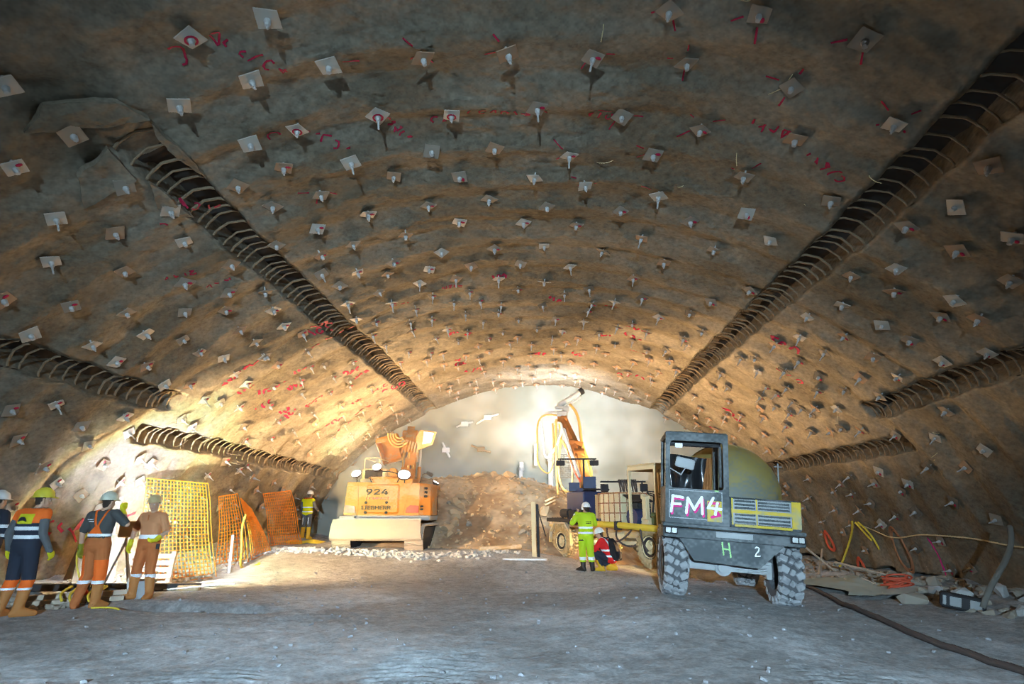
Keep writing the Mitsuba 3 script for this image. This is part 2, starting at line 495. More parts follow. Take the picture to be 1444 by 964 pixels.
def ground_rough(x, y):
    z = ground(x, y) + 0.07 * fbm2(x, y, 0.5, 2, 41) + 0.045 * fbm2(x, y, 1.7, 3, 42) + 0.035 * fbm2(x, y, 6.0, 2, 43)
    edge = ss(6.3, 8.0, x) + ss(-8.1, -9.2, x)
    z = z + edge * (0.35 * fbm2(x, y, 1.3, 4, 44))
    # cleat marks of tyres
    for x0, sl, w in ((-3.5, 0.04, 0.95), (-1.3, 0.02, 0.6), (1.9, -0.03, 0.7), (3.1, -0.03, 0.6)):
        c = (x - x0 - sl * (y - 5)) / w
        inside = ss(1.0, 0.8, np.abs(c)) * ss(0.42, 0.58, meshkit.noise(np.stack([x * 0.6, y * 0.5, x * 0 + x0], -1), 6)) * ss(11.5, 8.5, y)
        z = z + 0.018 * inside * np.sin(2 * np.pi * (y + 0.12 * np.abs(c)) / 0.16)
    return z


gx = np.r_[np.arange(-11, -7, 0.09), np.arange(-7, 7.5, 0.062), np.arange(7.5, 11.01, 0.09)]
gy = np.r_[np.arange(-16, 3.8, 0.5), np.arange(3.8, 12, 0.045), np.arange(12, 26.6, 0.085)]
GX, GY = np.meshgrid(gx, gy, indexing='ij')
GZ = ground_rough(GX, GY)
struct('floor', trimesh.Trimesh(np.stack([GX, GY, GZ], -1).reshape(-1, 3), grid_faces(len(gx), len(gy))[:, ::-1], process=False), 'm_floor')


def gz(x, y):
    return float(ground_rough(np.array([x]), np.array([y]))[0])


# ------------------------------------------------------------------ the face and the portal side
def face_y(x, z):
    x, z = np.asarray(x, float), np.asarray(z, float)
    return Y_END - 0.12 - 0.55 * ss(3.4, 5.2, x) - 0.9 * ss(5.2, 8.5, x) - 0.5 * ss(-5.2, -8.0, x) + 0.25 * fbm2(x, z, 0.35, 3, 51) + 0.10 * fbm2(x, z, 1.4, 3, 52)


fx, fz = np.arange(-10.6, 10.3, 0.11), np.arange(-0.6, 7.7, 0.11)
FX, FZ = np.meshgrid(fx, fz, indexing='ij')
struct('wall_back', trimesh.Trimesh(np.stack([FX, face_y(FX, FZ), FZ], -1).reshape(-1, 3), grid_faces(len(fx), len(fz)), process=False), 'm_face')

# ------------------------------------------------------------------ rock bolt plates (positions on the vault: arc length from the crown, distance along the tunnel)
PLATES = '''-5.44,4.68 -5.39,5.50 -6.14,5.54 -3.57,4.90 -2.69,4.84 -3.27,5.65 -4.18,5.66 -3.78,6.62 -3.60,7.30 -5.49,6.51 -4.34,7.36 -2.33,5.73 -1.17,5.80 -0.11,5.79 -3.12,6.68 -2.01,6.80 -0.98,6.92 -1.41,7.66 -0.43,7.76 -2.66,7.56 -2.15,8.28 -1.09,8.53 -3.38,8.23 1.75,5.24 2.71,5.19 0.95,5.94 2.12,6.09 0.24,6.86 1.46,7.17 2.59,7.24 0.74,8.00 2.04,7.90 0.18,8.62 1.05,8.77 3.47,7.99 2.33,8.95 3.86,5.27 3.44,6.17 4.73,6.24 3.83,7.00 5.90,6.30 -6.44,6.49 -6.18,7.27 -5.37,7.34 -5.65,8.14 -7.07,7.16 -6.62,8.04 -5.40,9.06 -6.21,8.97 -5.89,9.86 -5.46,10.58 -7.51,7.95 -7.24,8.87 -6.71,9.74 -6.24,10.39 -5.64,11.25 -7.89,7.21 -8.23,7.97 -8.01,8.97 -7.46,9.68 -7.26,10.54 -6.44,11.28 -6.52,12.16 -7.33,11.21 -5.81,12.17 -4.16,8.17 -4.57,9.15 -3.79,9.13 -2.87,9.24 -1.78,9.35 -0.66,9.38 -2.39,10.08 -1.32,10.18 -0.07,10.38 -4.05,9.94 -3.41,9.98 -4.35,10.82 -2.89,11.06 -1.86,11.20 -0.73,11.35 -3.68,11.08 -3.19,11.80 -2.27,11.97 -1.33,12.16 -0.20,12.26 -4.21,11.54 -4.33,12.33 -3.57,12.38 -3.48,13.26 -2.64,12.72 -2.48,13.52 -1.79,12.91 -1.56,13.70 -0.77,13.09 -0.33,13.85 -2.06,14.38 -0.83,14.75 -3.06,14.19 -4.43,13.25 -4.13,14.10 -3.38,14.89 -4.44,14.75 -3.47,15.49 -5.69,12.97 -5.94,13.68 -6.64,12.81 0.39,9.60 1.76,9.64 3.03,9.60 3.81,8.86 0.98,10.45 2.31,10.69 4.46,9.56 0.34,11.44 1.61,11.57 2.93,11.52 3.71,10.49 0.94,12.44 2.42,12.50 0.35,13.33 1.47,13.60 0.87,14.20 2.19,14.28 2.81,13.59 4.82,11.68 4.29,12.72 4.04,13.69 0.30,14.93 1.58,15.34 3.41,14.57 2.85,15.53 4.32,15.55 4.80,8.03 6.09,7.18 5.85,7.85 6.60,7.87 6.87,7.21 6.26,8.74 5.94,9.60 6.64,9.54 7.21,8.72 7.38,7.86 6.28,10.58 6.07,11.66 7.03,10.51 7.44,9.50 7.66,8.78 6.32,12.57 6.12,13.46 6.87,11.65 7.56,10.48 8.35,9.58 6.95,12.67 -7.22,11.97 -6.69,12.78 -6.69,13.50 -8.16,9.72 -8.03,10.41 -7.43,12.77 -8.27,11.23 -8.14,12.04 -7.54,13.43 -7.31,14.49 -9.32,9.61 -9.21,11.16 -8.97,12.79 -8.31,12.74 -8.27,13.39 -8.22,14.25 -9.11,13.40 -9.60,10.39 -9.60,11.78 -9.58,8.91 -10.14,9.59 -10.00,11.01 -10.53,10.34 -10.40,11.83 -10.16,12.71 -10.24,13.18 -10.87,11.00 -10.76,12.64 -10.68,13.19 -11.10,11.81 -11.32,10.25 6.08,14.69 6.81,13.70 7.55,11.71 8.22,10.54 6.43,15.45 6.81,14.46 7.43,13.92 7.87,12.75 8.16,11.82 6.98,16.28 7.28,15.45 7.71,14.48 8.01,13.75 8.42,12.84 7.11,16.89 7.33,16.34 7.73,16.10 7.47,17.89 7.62,17.05 7.98,16.78 8.06,16.27 8.16,15.55 8.36,14.71 8.32,16.16 9.21,11.77 8.95,15.55 9.12,14.80 9.46,13.80 8.95,16.09 8.75,16.84 8.31,17.77 9.72,12.74 10.13,11.69 10.27,15.47 10.34,13.61 10.47,12.61 10.66,14.65 10.61,16.15 10.89,15.27 11.18,13.59 10.53,17.86 10.32,17.01 10.88,17.68 11.16,16.91 11.52,16.12 11.59,12.71 11.39,17.91 11.43,15.26 12.35,15.94 12.15,14.97 12.55,18.52 12.82,15.04 12.70,14.25 12.03,19.31 -10.35,15.63 -9.87,15.94 -10.06,16.89 -10.23,17.92 -11.01,15.98 -11.24,17.11 -11.59,18.38 -10.67,18.85 -9.91,17.19'''
plates = [tuple(map(float, a.split(','))) for a in PLATES.split()]
first = len(plates)
row = 0
for y in np.arange(14.6, 25.7, 0.82):
    row += 1
    for s in np.arange(-12.7, 12.7, 0.98):
        a, b = s + 0.49 * (row % 2) + RNG.normal(0, 0.13), y + RNG.normal(0, 0.13)
        if abs(a) < 12.9 and all(abs(a - q[1]) > q[2] + 0.22 or not q[3] - .3 < b < q[4] for q in SLOTS) and all((a - p[0]) ** 2 + (b - p[1]) ** 2 > 0.3 for p in plates):
            plates.append((a, b))


def plate_mesh(size, bend):
    n = 5
    u = np.linspace(-1, 1, n)
    U, W = np.meshgrid(u, u, indexing='ij')
    h = 0.028 * np.exp(-(U ** 2 + W ** 2) / 0.16) + bend * U * W * 0.010
    top = np.stack([U * size / 2, W * size / 2, h + 0.012], -1).reshape(-1, 3)
    bot = top - [0, 0, 0.012]
    f = grid_faces(n, n)
    k = n * n
    rim = [i * n for i in range(n)] + [(n - 1) * n + j for j in range(1, n)] + [i * n + n - 1 for i in range(n - 2, -1, -1)] + list(range(n - 2, 0, -1))
    side = []
    for a, b in zip(rim, rim[1:] + rim[:1]):
        side += [(a, a + k, b), (b, a + k, b + k)]
    g = trimesh.Trimesh(np.vstack([top, bot]), np.vstack([f[:, ::-1], f + k, np.array(side)]), process=False)
    trimesh.repair.fix_normals(g)
    return g


def bolt_mesh(stub, lean):
    dome = trimesh.creation.icosphere(subdivisions=1, radius=0.040)
    dome = mv(dome, 0, 0, 0.044)
    nut = mv(trimesh.creation.cylinder(0.030, 0.035, sections=6), 0, 0, 0.085)
    rod = frame_tube([(0, 0, -0.20), (0, 0, 0.08), (lean, 0, 0.09 + stub)], 0.0145, 6)
    return join(dome, nut, rod)


P_MESH = [plate_mesh(0.235, b) for b in (0.0, 1.0, -1.0)]
B_MESH = [bolt_mesh(a, l) for a, l in ((0.015, 0.0), (0.045, 0.006), (0.14, -0.01))]
P_DICT = {(i, m): mikit.ply(P_MESH[i], m, smooth=30) for i in range(3) for m in ('m_plate_bright', 'm_plate_dull', 'm_plate_rust', 'm_plate_backlit')}
B_DICT = [mikit.ply(g, 'm_bolt', smooth=40) for g in B_MESH]
RING = mikit.ply(mv(trimesh.creation.annulus(0.048, 0.072, 0.004, sections=20), 0, 0, 0.042), 'm_paint_red', smooth=False)
DAB = mikit.ply(mv(trimesh.creation.icosphere(subdivisions=1, radius=0.034).apply_scale([1.2, 0.8, 0.3]), 0.055, 0.05, 0.026), 'm_paint_red', smooth=True)
SPECIAL = {  # index in the list of positions: (label, material, red ring)
    3: ('square bolt plate with a red painted ring beside the red scrawl, high on the left', 'm_plate_bright', True),
    4: ('pale square bolt plate at the top edge, right of the ringed plate', 'm_plate_bright', False),
    11: ('pale square bolt plate with red strokes, second row, left of the crown', 'm_plate_bright', False),
    14: ('bolt plate with red paint, between two red scrawls left of the crown', 'm_plate_bright', True),
    15: ('bolt plate with a crimson ring and red scrawl below it on the crown', 'm_plate_bright', True),
    16: ('bolt plate with a crimson centre and a long red scrawl to its right', 'm_plate_bright', True),
    19: ('bolt plate with the longest bare bolt end hanging down, left part of the crown', 'm_plate_bright', False),
    22: ('dull square bolt plate cut by the top edge, right of the crown', 'm_plate_dull', False),
    23: ('large dull square bolt plate near the top edge, right of the one cut by it', 'm_plate_dull', False),
    36: ('dull square bolt plate with red strokes at all corners, nearest the upper right slot', 'm_plate_dull', False),
    37: ('dull square bolt plate with two red strokes above it, right half of the crown', 'm_plate_dull', False),
    38: ('pale bolt plate hanging right beside the upper right slot', 'm_plate_bright', False),
    39: ('bolt plate between two wide red scrawls right on crown', 'm_plate_rust', False),
    0: ('square bolt plate cut by the left edge of the picture, top of the left wall', 'm_plate_bright', False),
    1: ('square bolt plate just left of the broken rim of the upper left slot', 'm_plate_rust', False),
    6: ('square bolt plate directly right of the broken rim of the upper left slot', 'm_plate_bright', False),
}
BIG = (0.94, 1.0, 1.06)


TONE = {'m_plate_bright': 'pale bolt plate', 'm_plate_dull': 'dull bolt plate', 'm_plate_rust': 'rusty bolt plate', 'm_plate_backlit': 'dark bolt plate'}
ENDS = ('flat nut', 'short bolt', 'long bolt')


def zone(s):
    if s < -9.6:
        return 'low on left wall'
    if s < -8.7:
        return 'by the lower left slots'
    if s < -4.93:
        return 'on left haunch'
    if s < -1.6:
        return 'left on crown'
    if s < 1.9:
        return 'amid the crown'
    if s < 5.33:
        return 'right on crown'
    if s < 8.75:
        return 'on right haunch'
    return 'low on right wall'


def reach(y):
    return 'near camera' if y < 8 else 'few rows in' if y < 12 else 'half way in' if y < 17 else 'far in'


ORDINAL = {}
order = sorted(range(len(plates)), key=lambda i: plates[i][1])
far_plates, far_bolts = [], []
SP, SN = surf(np.array(plates)[:, 0], np.array(plates)[:, 1], 0.05 + 0.05 * RNG.random(len(plates)))
for rank, i in enumerate(order):
    s, y = plates[i]
    p, nrm = SP[i], SN[i]
    e1 = np.array([0.0, 1.0, 0.0])
    e2 = np.cross(nrm, e1)
    a = RNG.uniform(0, math.pi / 2) if i not in (11, 21, 19) else 0.05
    tl1, tl2 = RNG.normal(0, 0.13, 2)
    zax = nrm + tl1 * e1 + tl2 * e2
    zax /= np.linalg.norm(zax)
    xax = math.cos(a) * e1 + math.sin(a) * e2
    xax -= zax * (xax @ zax)
    xax /= np.linalg.norm(xax)
    M = np.eye(4)
    M[:3, 0], M[:3, 1], M[:3, 2], M[:3, 3] = xax, np.cross(zax, xax), zax, p
    k = BIG[int(RNG.integers(3))]
    m = ('m_plate_bright', 'm_plate_dull', 'm_plate_rust')[int(RNG.choice(3, p=[.42, .33, .25]))]
    long_end = 2 if RNG.random() < (0.10 if y < 12 else 0.6) else int(RNG.integers(2))
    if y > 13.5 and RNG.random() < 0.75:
        m = 'm_plate_backlit'  # most far plates get a darker colour, painted as backlit
    if -1.6 < s < 5.2 and y < 8:
        m = 'm_plate_dull' if m == 'm_plate_bright' else m
    M[:3, :3] *= k
    if rank < 300:
        ring = False
        if i in SPECIAL:
            text, m, ring = SPECIAL[i]
            key = thing('bolt_plate', text, 'bolt plate', None)
        else:
            dab = RNG.random() < 0.45
            text = f"{'red-dabbed ' if dab else ''}{TONE[m]} with {ENDS[long_end]} {zone(s)}, {reach(y)}"
            key = thing('bolt_plate', text, 'bolt plate', None, f'rock bolt plates {zone(s)}, {reach(y)}')
            ORDINAL[key] = p
            if dab:
                scene[key + '__paint_dab'] = {**DAB, 'to_world': T4(M)}
                labels[key + '__paint_dab'] = {'label': 'red dab of paint beside the bolt'}
        scene[key + '__plate'] = {**P_DICT[int(RNG.integers(3)), m], 'to_world': T4(M)}
        scene[key + '__bolt'] = {**B_DICT[2 if i == 19 else long_end], 'to_world': T4(M)}
        if ring:
            scene[key + '__paint_ring'] = {**RING, 'to_world': T4(M)}
            labels[key + '__paint_ring'] = {'label': 'red painted ring round the bolt'}
    else:
        for src, dst in ((P_MESH[i % 3], far_plates), (B_MESH[long_end], far_bolts)):
            g = src.copy()
            g.apply_transform(M)
            dst.append(g)
if far_plates:
    key = thing('bolt_plate_field', 'crowd of small bolt plates on the vault close to the tunnel face', 'bolt plates')
    labels[key]['kind'] = 'stuff'
    put(key + '__plate', join(far_plates), 'm_plate_rust', 30)
    put(key + '__bolt', join(far_bolts), 'm_bolt', 40)


# ------------------------------------------------------------------ sprayed marks on the lining
def spray(lines, w=0.035, m='m_paint_red'):
    """lines in (s, y) metres; laid on the rough lining as thin ribbons"""
    gs = []
    s0 = lines[0][0][0]
    owner = 'wall_left' if s0 < SLOTS[0][1] else 'ceiling' if s0 < SLOTS[1][1] else 'wall_right'
    for l in lines:
        l = np.array(l, float)
        d = np.r_[0, np.cumsum(np.hypot(*np.diff(l, axis=0).T))]
        if d[-1] < 1e-3:
            continue
        t = np.linspace(0, d[-1], max(3, int(d[-1] / 0.04)))
        c = np.stack([np.interp(t, d, l[:, 0]), np.interp(t, d, l[:, 1])], -1)
        dirs = np.gradient(c, axis=0)
        dirs /= np.linalg.norm(dirs, axis=1, keepdims=True) + 1e-9
        side = np.stack([-dirs[:, 1], dirs[:, 0]], -1) * w / 2 * (0.7 + 0.5 * RNG.random((len(c), 1)))
        a, b = c + side, c - side
        va, _ = surf(a[:, 0], a[:, 1], 0.012)
        vb, _ = surf(b[:, 0], b[:, 1], 0.012)
        n = len(c)
        k = np.arange(n - 1)
        f = np.vstack([np.stack([k, k + 1, k + n], 1), np.stack([k + 1, k + n + 1, k + n], 1)])
        gs.append(trimesh.Trimesh(np.vstack([va, vb]), f, process=False))
    if gs:
        part(owner, 'paint_mark', join(gs), m, False)


def scrawl(s, y, ds, dy, n, h):
    """a line of loops, unreadable as in the photograph"""
    L = math.hypot(ds, dy)
    u, v = np.array([ds, dy]) / L, np.array([-dy, ds]) / L
    out = []
    for i in range(n):
        o = np.array([s, y]) + u * L * (i + 0.2) / n
        w = L / n * 0.62
        kind = int(RNG.integers(4))
        if kind == 0:      # open loop
            a0 = RNG.uniform(0, 6.28)
            q = [o + u * w * (0.5 - 0.5 * math.cos(a)) * RNG.uniform(0.8, 1.2) + v * h * (0.5 + 0.5 * math.sin(a)) for a in np.linspace(a0, a0 + RNG.uniform(3.5, 5.6), 9)]
        else:              # smeared zigzag
            q = [o + u * w * RNG.uniform(-0.3, 1.3) + v * h * RNG.uniform(-0.2, 1.1) for _ in range(int(RNG.integers(3, 6)))]
        out.append([tuple(a) for a in q])
    return out


def star(s, y, k=4, r0=0.17, r1=0.33):
    a0 = RNG.uniform(0, 3)
    out = []
    for i in range(k):
        a = a0 + i * math.pi / 2 + RNG.normal(0, .15)
        b = r1 * RNG.uniform(0.6, 1.2)
        out.append([(s + r0 * math.cos(a), y + r0 * math.sin(a)), (s + b * math.cos(a), y + b * math.sin(a))])
    return out


for i in (22, 23, 24, 36, 37, 38, 12, 13, 11):
    spray(star(*plates[i], k=int(RNG.integers(2, 5))), 0.024)
for i in (25, 26, 27, 28, 29, 30, 31, 33, 34, 35):
    spray(star(*plates[i], k=int(RNG.integers(1, 4))), 0.02)
for i, (a, b, ds, dy, n, h) in ((3, (-0.45, 0.1, 0.35, 0.0, 1, 0.25)), (3, (0.22, 0.05, 0.55, 0.75, 6, 0.16)), (14, (-0.45, -0.05, 0.25, 0.1, 1, 0.2)), (14, (0.05, 0.18, 0.5, 0.5, 5, 0.14)),
                                (15, (0.1, 0.16, 0.3, 0.5, 5, 0.15)), (16, (0.2, 0.0, 0.95, 0.1, 6, 0.16)), (16, (-0.35, 0.15, 0.3, 0.05, 2, 0.12)), (39, (-0.7, -0.1, 0.6, 0.05, 4, 0.16)),
                                (39, (0.2, 0.1, 0.75, 0.35, 5, 0.16)), (28, (-0.5, -0.1, 0.4, 0.1, 3, 0.16)), (43, (0.2, -0.1, 0.45, 0.5, 4, 0.15)), (43, (-0.3, 0.15, 0.1, 0.1, 1, 0.2)),
                                (48, (-0.2, -0.3, 0.5, 0.2, 4, 0.12)), (49, (-0.2, -0.4, 0.5, 0.2, 4, 0.12)), (88, (-0.1, 0.2, 0.5, 0.3, 4, 0.1)), (90, (0.2, -0.3, 0.6, 0.1, 5, 0.13))):
    s, y = plates[i]
    spray(scrawl(s + a, y + b, ds, dy, n, h), 0.028)
for k in range(46):      # the many red marks far up the left haunch and on the crown
    s, y = (RNG.uniform(-8.2, -5.4), RNG.uniform(12.5, 21)) if k < 26 else (RNG.uniform(-3.5, 7.5), RNG.uniform(13, 23))
    spray(scrawl(s, y, RNG.uniform(0.3, 0.9), RNG.uniform(-0.1, 0.3), 3, 0.2), 0.06)
spray([[(12.09, 15.45), (12.47, 15.37), (13.0, 15.35)]], 0.045, 'm_magenta')
spray([[(-11.9, 12.6), (-11.6, 13.2), (-11.5, 13.9)], [(-12.1, 12.4), (-11.8, 12.0)]], 0.06)
spray(scrawl(-11.7, 11.4, 0.2, 0.9, 3, 0.3), 0.06)

# ------------------------------------------------------------------ people
def ball(c, r, n=14):
    return m3.Manifold.sphere(r, n).translate([float(x) for x in c])


def chain(pts, radii):
    """hulls of consecutive spheres"""
    bs = [ball(p, r) for p, r in zip(pts, radii)]
    return [m3.Manifold.batch_hull([a, b]) for a, b in zip(bs, bs[1:])]


def fuse(ms, edge=0.03, smooth=8):
    g = m3.Manifold.batch_boolean(ms, m3.OpType.Add)
    if edge:
        g = g.refine_to_length(edge)
    t = tm(g)
    if smooth:
        t.merge_vertices()
        trimesh.smoothing.filter_taubin(t, iterations=smooth)
    return t


def slab(mesh, z0, z1, only=None):
    b = m3.Manifold.cube([4, 4, z1 - z0], True).translate([0, 0, (z0 + z1) / 2])
    if only:      # (x0, x1, y0, y1)
        b = b ^ m3.Manifold.cube([only[1] - only[0], only[3] - only[2], 8], True).translate([(only[0] + only[1]) / 2, (only[2] + only[3]) / 2, 0])
    return tm(man(mesh) ^ b)


REST = dict(pelvis=(0, 0, 0.97), waist=(0, 0.0, 1.10), chest=(0, 0.01, 1.30), neck=(0, -0.005, 1.47), head=(0, 0.025, 1.625), yaw=0.0,
            shoulder=((-0.19, 0, 1.42), (0.19, 0, 1.42)), elbow=((-0.25, -0.02, 1.14), (0.25, -0.02, 1.14)), wrist=((-0.25, 0.06, 0.90), (0.25, 0.06, 0.90)),
            hip=((-0.09, 0, 0.93), (0.09, 0, 0.93)), knee=((-0.11, 0.02, 0.50), (0.11, 0.02, 0.50)), ankle=((-0.12, -0.02, 0.09), (0.12, -0.02, 0.09)),
            toe=((-0.145, 0.17, 0.03), (0.145, 0.17, 0.03)))


class Figure:
    def __init__(self, **pose):
        self.j = {k: (np.array(v, float) if k != 'yaw' else v) for k, v in {**REST, **pose}.items()}

    def torso(self, g=0.0, low=True):
        j = self.j
        ax = j['shoulder'][1] - j['shoulder'][0]
        ax = ax / np.linalg.norm(ax)
        hx = j['hip'][1] - j['hip'][0]
        hx = hx / np.linalg.norm(hx)
        pel = [ball(j['pelvis'] + hx * s * 0.07, 0.105 + g) for s in (-1, 1)]
        wa = [ball(j['waist'] + ax * s * 0.055, 0.100 + g) for s in (-1, 1)]
        ch = [ball(j['chest'] + ax * s * 0.075, 0.108 + g) for s in (-1, 1)]
        sh = [ball(j['shoulder'][0] * .86 + j['shoulder'][1] * .14, 0.060 + g), ball(j['shoulder'][1] * .86 + j['shoulder'][0] * .14, 0.060 + g), ball(j['neck'] - [0, 0, .02], 0.056 + g * .5)]
        out = [m3.Manifold.batch_hull(wa + ch), m3.Manifold.batch_hull(ch + sh)]
        return out + ([m3.Manifold.batch_hull(pel + wa)] if low else [])

    def arm(self, i, g=0.0, upto=1.0):
        s, e, w = self.j['shoulder'][i], self.j['elbow'][i], self.j['wrist'][i]
        k = max(0.02, min(1.0, (upto - 0.5) * 2))
        if upto <= 0.5:
            return chain([s, s + (e - s) * upto * 2], [0.056 + g, 0.047 + g])
        return chain([s, e, e + (w - e) * k], [0.056 + g, 0.043 + g, 0.043 - 0.013 * k + g])

    def leg(self, i, g=0.0, upto=1.0):
        h, k, a = self.j['hip'][i], self.j['knee'][i], self.j['ankle'][i]
        calf = k + (a - k) * 0.3 + np.array([0, -0.015, 0])
        pts, rad = [h, k, calf, a], [0.088 + g, 0.058 + g, 0.056 + g, 0.038 + g]
        if upto < 1:
            pts[3], rad[3] = calf + (a - calf) * upto, 0.05 + g
        return chain(pts, rad)

    def boot(self, i, g=0.012, top=0.75):
        k, a, t = self.j['knee'][i], self.j['ankle'][i], self.j['toe'][i]
        up = a + (k - a) * top
        d = (t - a) * [1, 1, 0]
        d = d / (np.linalg.norm(d) + 1e-9)
        heel, ballp = a - d * 0.05 + [0, 0, -0.045], a + d * 0.13 + [0, 0, -0.05]
        low = min(heel[2] - 0.036, 0)
        return chain([up, a], [0.056 + g, 0.045 + g]) + [m3.Manifold.batch_hull([ball(a, 0.042 + g), ball(heel, 0.036 + g * .5), ball(ballp, 0.042 + g * .5), ball(ballp + d * 0.075 + [0, 0, -.008], 0.034 + g * .5)])]

    def hand(self, i, g=0.0, curl=0.5, palm=None):
        """palm, four fingers of unequal length with bends, thumb from the side of the palm"""
        e, w = self.j['elbow'][i], self.j['wrist'][i]
        d = (w - e) / np.linalg.norm(w - e) if palm is None else np.array(palm, float) / np.linalg.norm(palm)
        side = np.array([0, 1.0, 0]) - d * d[1]
        if np.linalg.norm(side) < 0.2:
            side = np.array([0, 0, 1.0]) - d * d[2]
        side /= np.linalg.norm(side)
        inn = np.cross(side, d) * (1 if i else -1)
        out = [m3.Manifold.batch_hull([ball(w, 0.026 + g, 10)] + [ball(w + d * 0.085 + side * s, 0.014 + g, 10) for s in (-0.03, 0.03)] + [ball(w + d * .03 + side * s, 0.017 + g, 10) for s in (-.028, .028)])]
        for q, (s, L) in enumerate(((-0.032, 0.062), (-0.011, 0.076), (0.011, 0.080), (0.032, 0.070))):
            p0 = w + d * 0.082 + side * s
            p1 = p0 + (d * math.cos(curl * .6) + inn * math.sin(curl * .6)) * L * 0.48
            p2 = p1 + (d * math.cos(curl * 1.7) + inn * math.sin(curl * 1.7)) * L * 0.52
            out += chain([p0, p1, p2], [0.0105 + g, 0.0095 + g, 0.008 + g])
        t0, t1 = w + d * 0.03 + side * 0.028, w + d * 0.062 + side * 0.058 + inn * 0.012
        out += chain([t0, t1, t1 + d * 0.032 + side * 0.004 + inn * 0.012], [0.014 + g, 0.011 + g, 0.009 + g])
        return out

    def head_frame(self):
        a = math.radians(self.j['yaw'])
        pitch = math.radians(self.j.get('pitch', np.array(0.0)))
        M = frame(*self.j['head'], self.j['yaw'], 0, math.degrees(float(pitch)))
        return M

    def skull(self):
        M = self.head_frame()

        def P(x, y, z):
            return (M @ [x, y, z, 1])[:3]
        out = [m3.Manifold.batch_hull([ball(P(0, -0.016, 0.03), 0.080), ball(P(0, 0.015, 0.03), 0.074), ball(P(0, 0.028, -0.035), 0.058), ball(P(0, 0.052, -0.088), 0.026), ball(P(0.03, 0.0, -0.075), 0.03), ball(P(-0.03, 0.0, -0.075), 0.03)])]
        out += chain([self.j['neck'] - [0, 0, 0.03], P(0, -0.012, -0.05)], [0.056, 0.052])
        out += chain([P(0, 0.082, 0.0), P(0, 0.098, -0.038)], [0.010, 0.015])
        for s in (-1, 1):
            out += chain([P(s * 0.076, -0.01, 0.012), P(s * 0.072, -0.006, -0.03)], [0.017, 0.013])
            out += chain([P(s * 0.02, 0.074, 0.022), P(s * 0.045, 0.064, 0.022)], [0.011, 0.010])
        return out


def helmet_mesh():
    prof_ = [(0.0, 0.128), (0.05, 0.122), (0.088, 0.098), (0.108, 0.06), (0.116, 0.02), (0.118, 0.0), (0.134, -0.008), (0.134, -0.014), (0.112, -0.010), (0.10, 0.04), (0.06, 0.095), (0.0, 0.112)]
    g = trimesh.creation.revolve(np.array(prof_)[::-1], sections=28)
    g.apply_scale([1.0, 1.16, 1.0])
    a = np.linspace(-1.15, 1.15, 13)
    outer = np.stack([0.118 * np.sin(a), 0.118 * 1.16 * np.cos(a) + 0.052 * np.cos(a * 1.25)], -1)
    inner = np.stack([0.112 * np.sin(a), 0.112 * 1.16 * np.cos(a)], -1)
    peak = extrude(Polygon(np.vstack([outer, inner[::-1]])), 0.008)
    peak = rot(mv(peak, 0, 0, -0.014), [1, 0, 0], -8, (0, 0.12, 0))
    ridge = tube([(0, -0.12, 0.055), (0, -0.06, 0.115), (0, 0, 0.131), (0, 0.06, 0.116), (0, 0.12, 0.05)], 0.010, 6)
    return g, peak, ridge


def person(label, x, y, z, heading, H, fig, hat='m_hat_yellow', hair=True, group=None):
    M = frame(x, y, z, heading) @ np.diag([H, H, H, 1.0])
    t = thing('person', label, 'person', M)
    j = fig.j
    body = fig.torso() + fig.arm(0) + fig.arm(1) + fig.leg(0) + fig.leg(1) + fig.skull()
    for i in (0, 1):
        body += fig.boot(i, -0.004, 0.3)
    g = fuse(body, 0.022, 6)
    g = tm(m3.Manifold.batch_boolean([man(g)] + fig.hand(0, curl=fig.curl[0], palm=fig.palm[0]) + fig.hand(1, curl=fig.curl[1], palm=fig.palm[1]), m3.OpType.Add))
    part(t, 'body', g, 'm_skin', 45)
    HF = fig.head_frame()
    for s in (-1, 1):
        e = trimesh.creation.icosphere(subdivisions=2, radius=0.0125)
        e = mv(e, s * 0.032, 0.0715, 0.002)
        e.apply_transform(HF)
        ek = part(t, 'eye', e, 'm_eye', True)
        p = trimesh.creation.icosphere(subdivisions=1, radius=0.0062)
        p = mv(p, s * 0.032, 0.0808, 0.002)
        p.apply_transform(HF)
        part(ek, 'pupil', p, 'm_dark', True)
    lip = tube([(-0.024, 0.074, -0.067), (0, 0.085, -0.065), (0.024, 0.074, -0.067)], [0.003] + [0.006] * 10 + [0.003], 6, n=12)
    lip.apply_transform(HF)
    part(t, 'mouth', lip, 'm_lip', True)
    if hair:
        h = m3.Manifold.batch_hull([ball((0, -0.02, 0.035), 0.084), ball((0, -0.045, -0.045), 0.050)])
        h = h - m3.Manifold.cube([1, 1, 1], True).translate([0, 0.515, -0.44]) - m3.Manifold.cube([1, 1, 1], True).translate([0, 0.55, 0.05])
        h = tm(h)
        h.apply_transform(HF)
        part(t, 'hair', h, 'm_hair', 40)
    if hat:
        shell, peak, ridge = helmet_mesh()
        hm = HF @ frame(0, -0.004, 0.050)
        for q in (shell, peak, ridge):
            q.apply_transform(hm)
        hk = part(t, 'helmet', shell, hat, 50)
        part(hk, 'peak', peak, hat, 30)
        part(hk, 'ridge', ridge, hat, True)
    return t


def clothe(t, name, ms, m, edge=0.03, smooth=6, label=None, cut=None):
    g = fuse(ms, edge, smooth)
    if cut:
        g = slab(g, *cut)
    part(t, name, g, m, 45, label)
    return g


def pose(curl=(0.6, 0.6), palm=(None, None), **kw):
    f = Figure(**kw)
    f.curl, f.palm = curl, palm
    return f


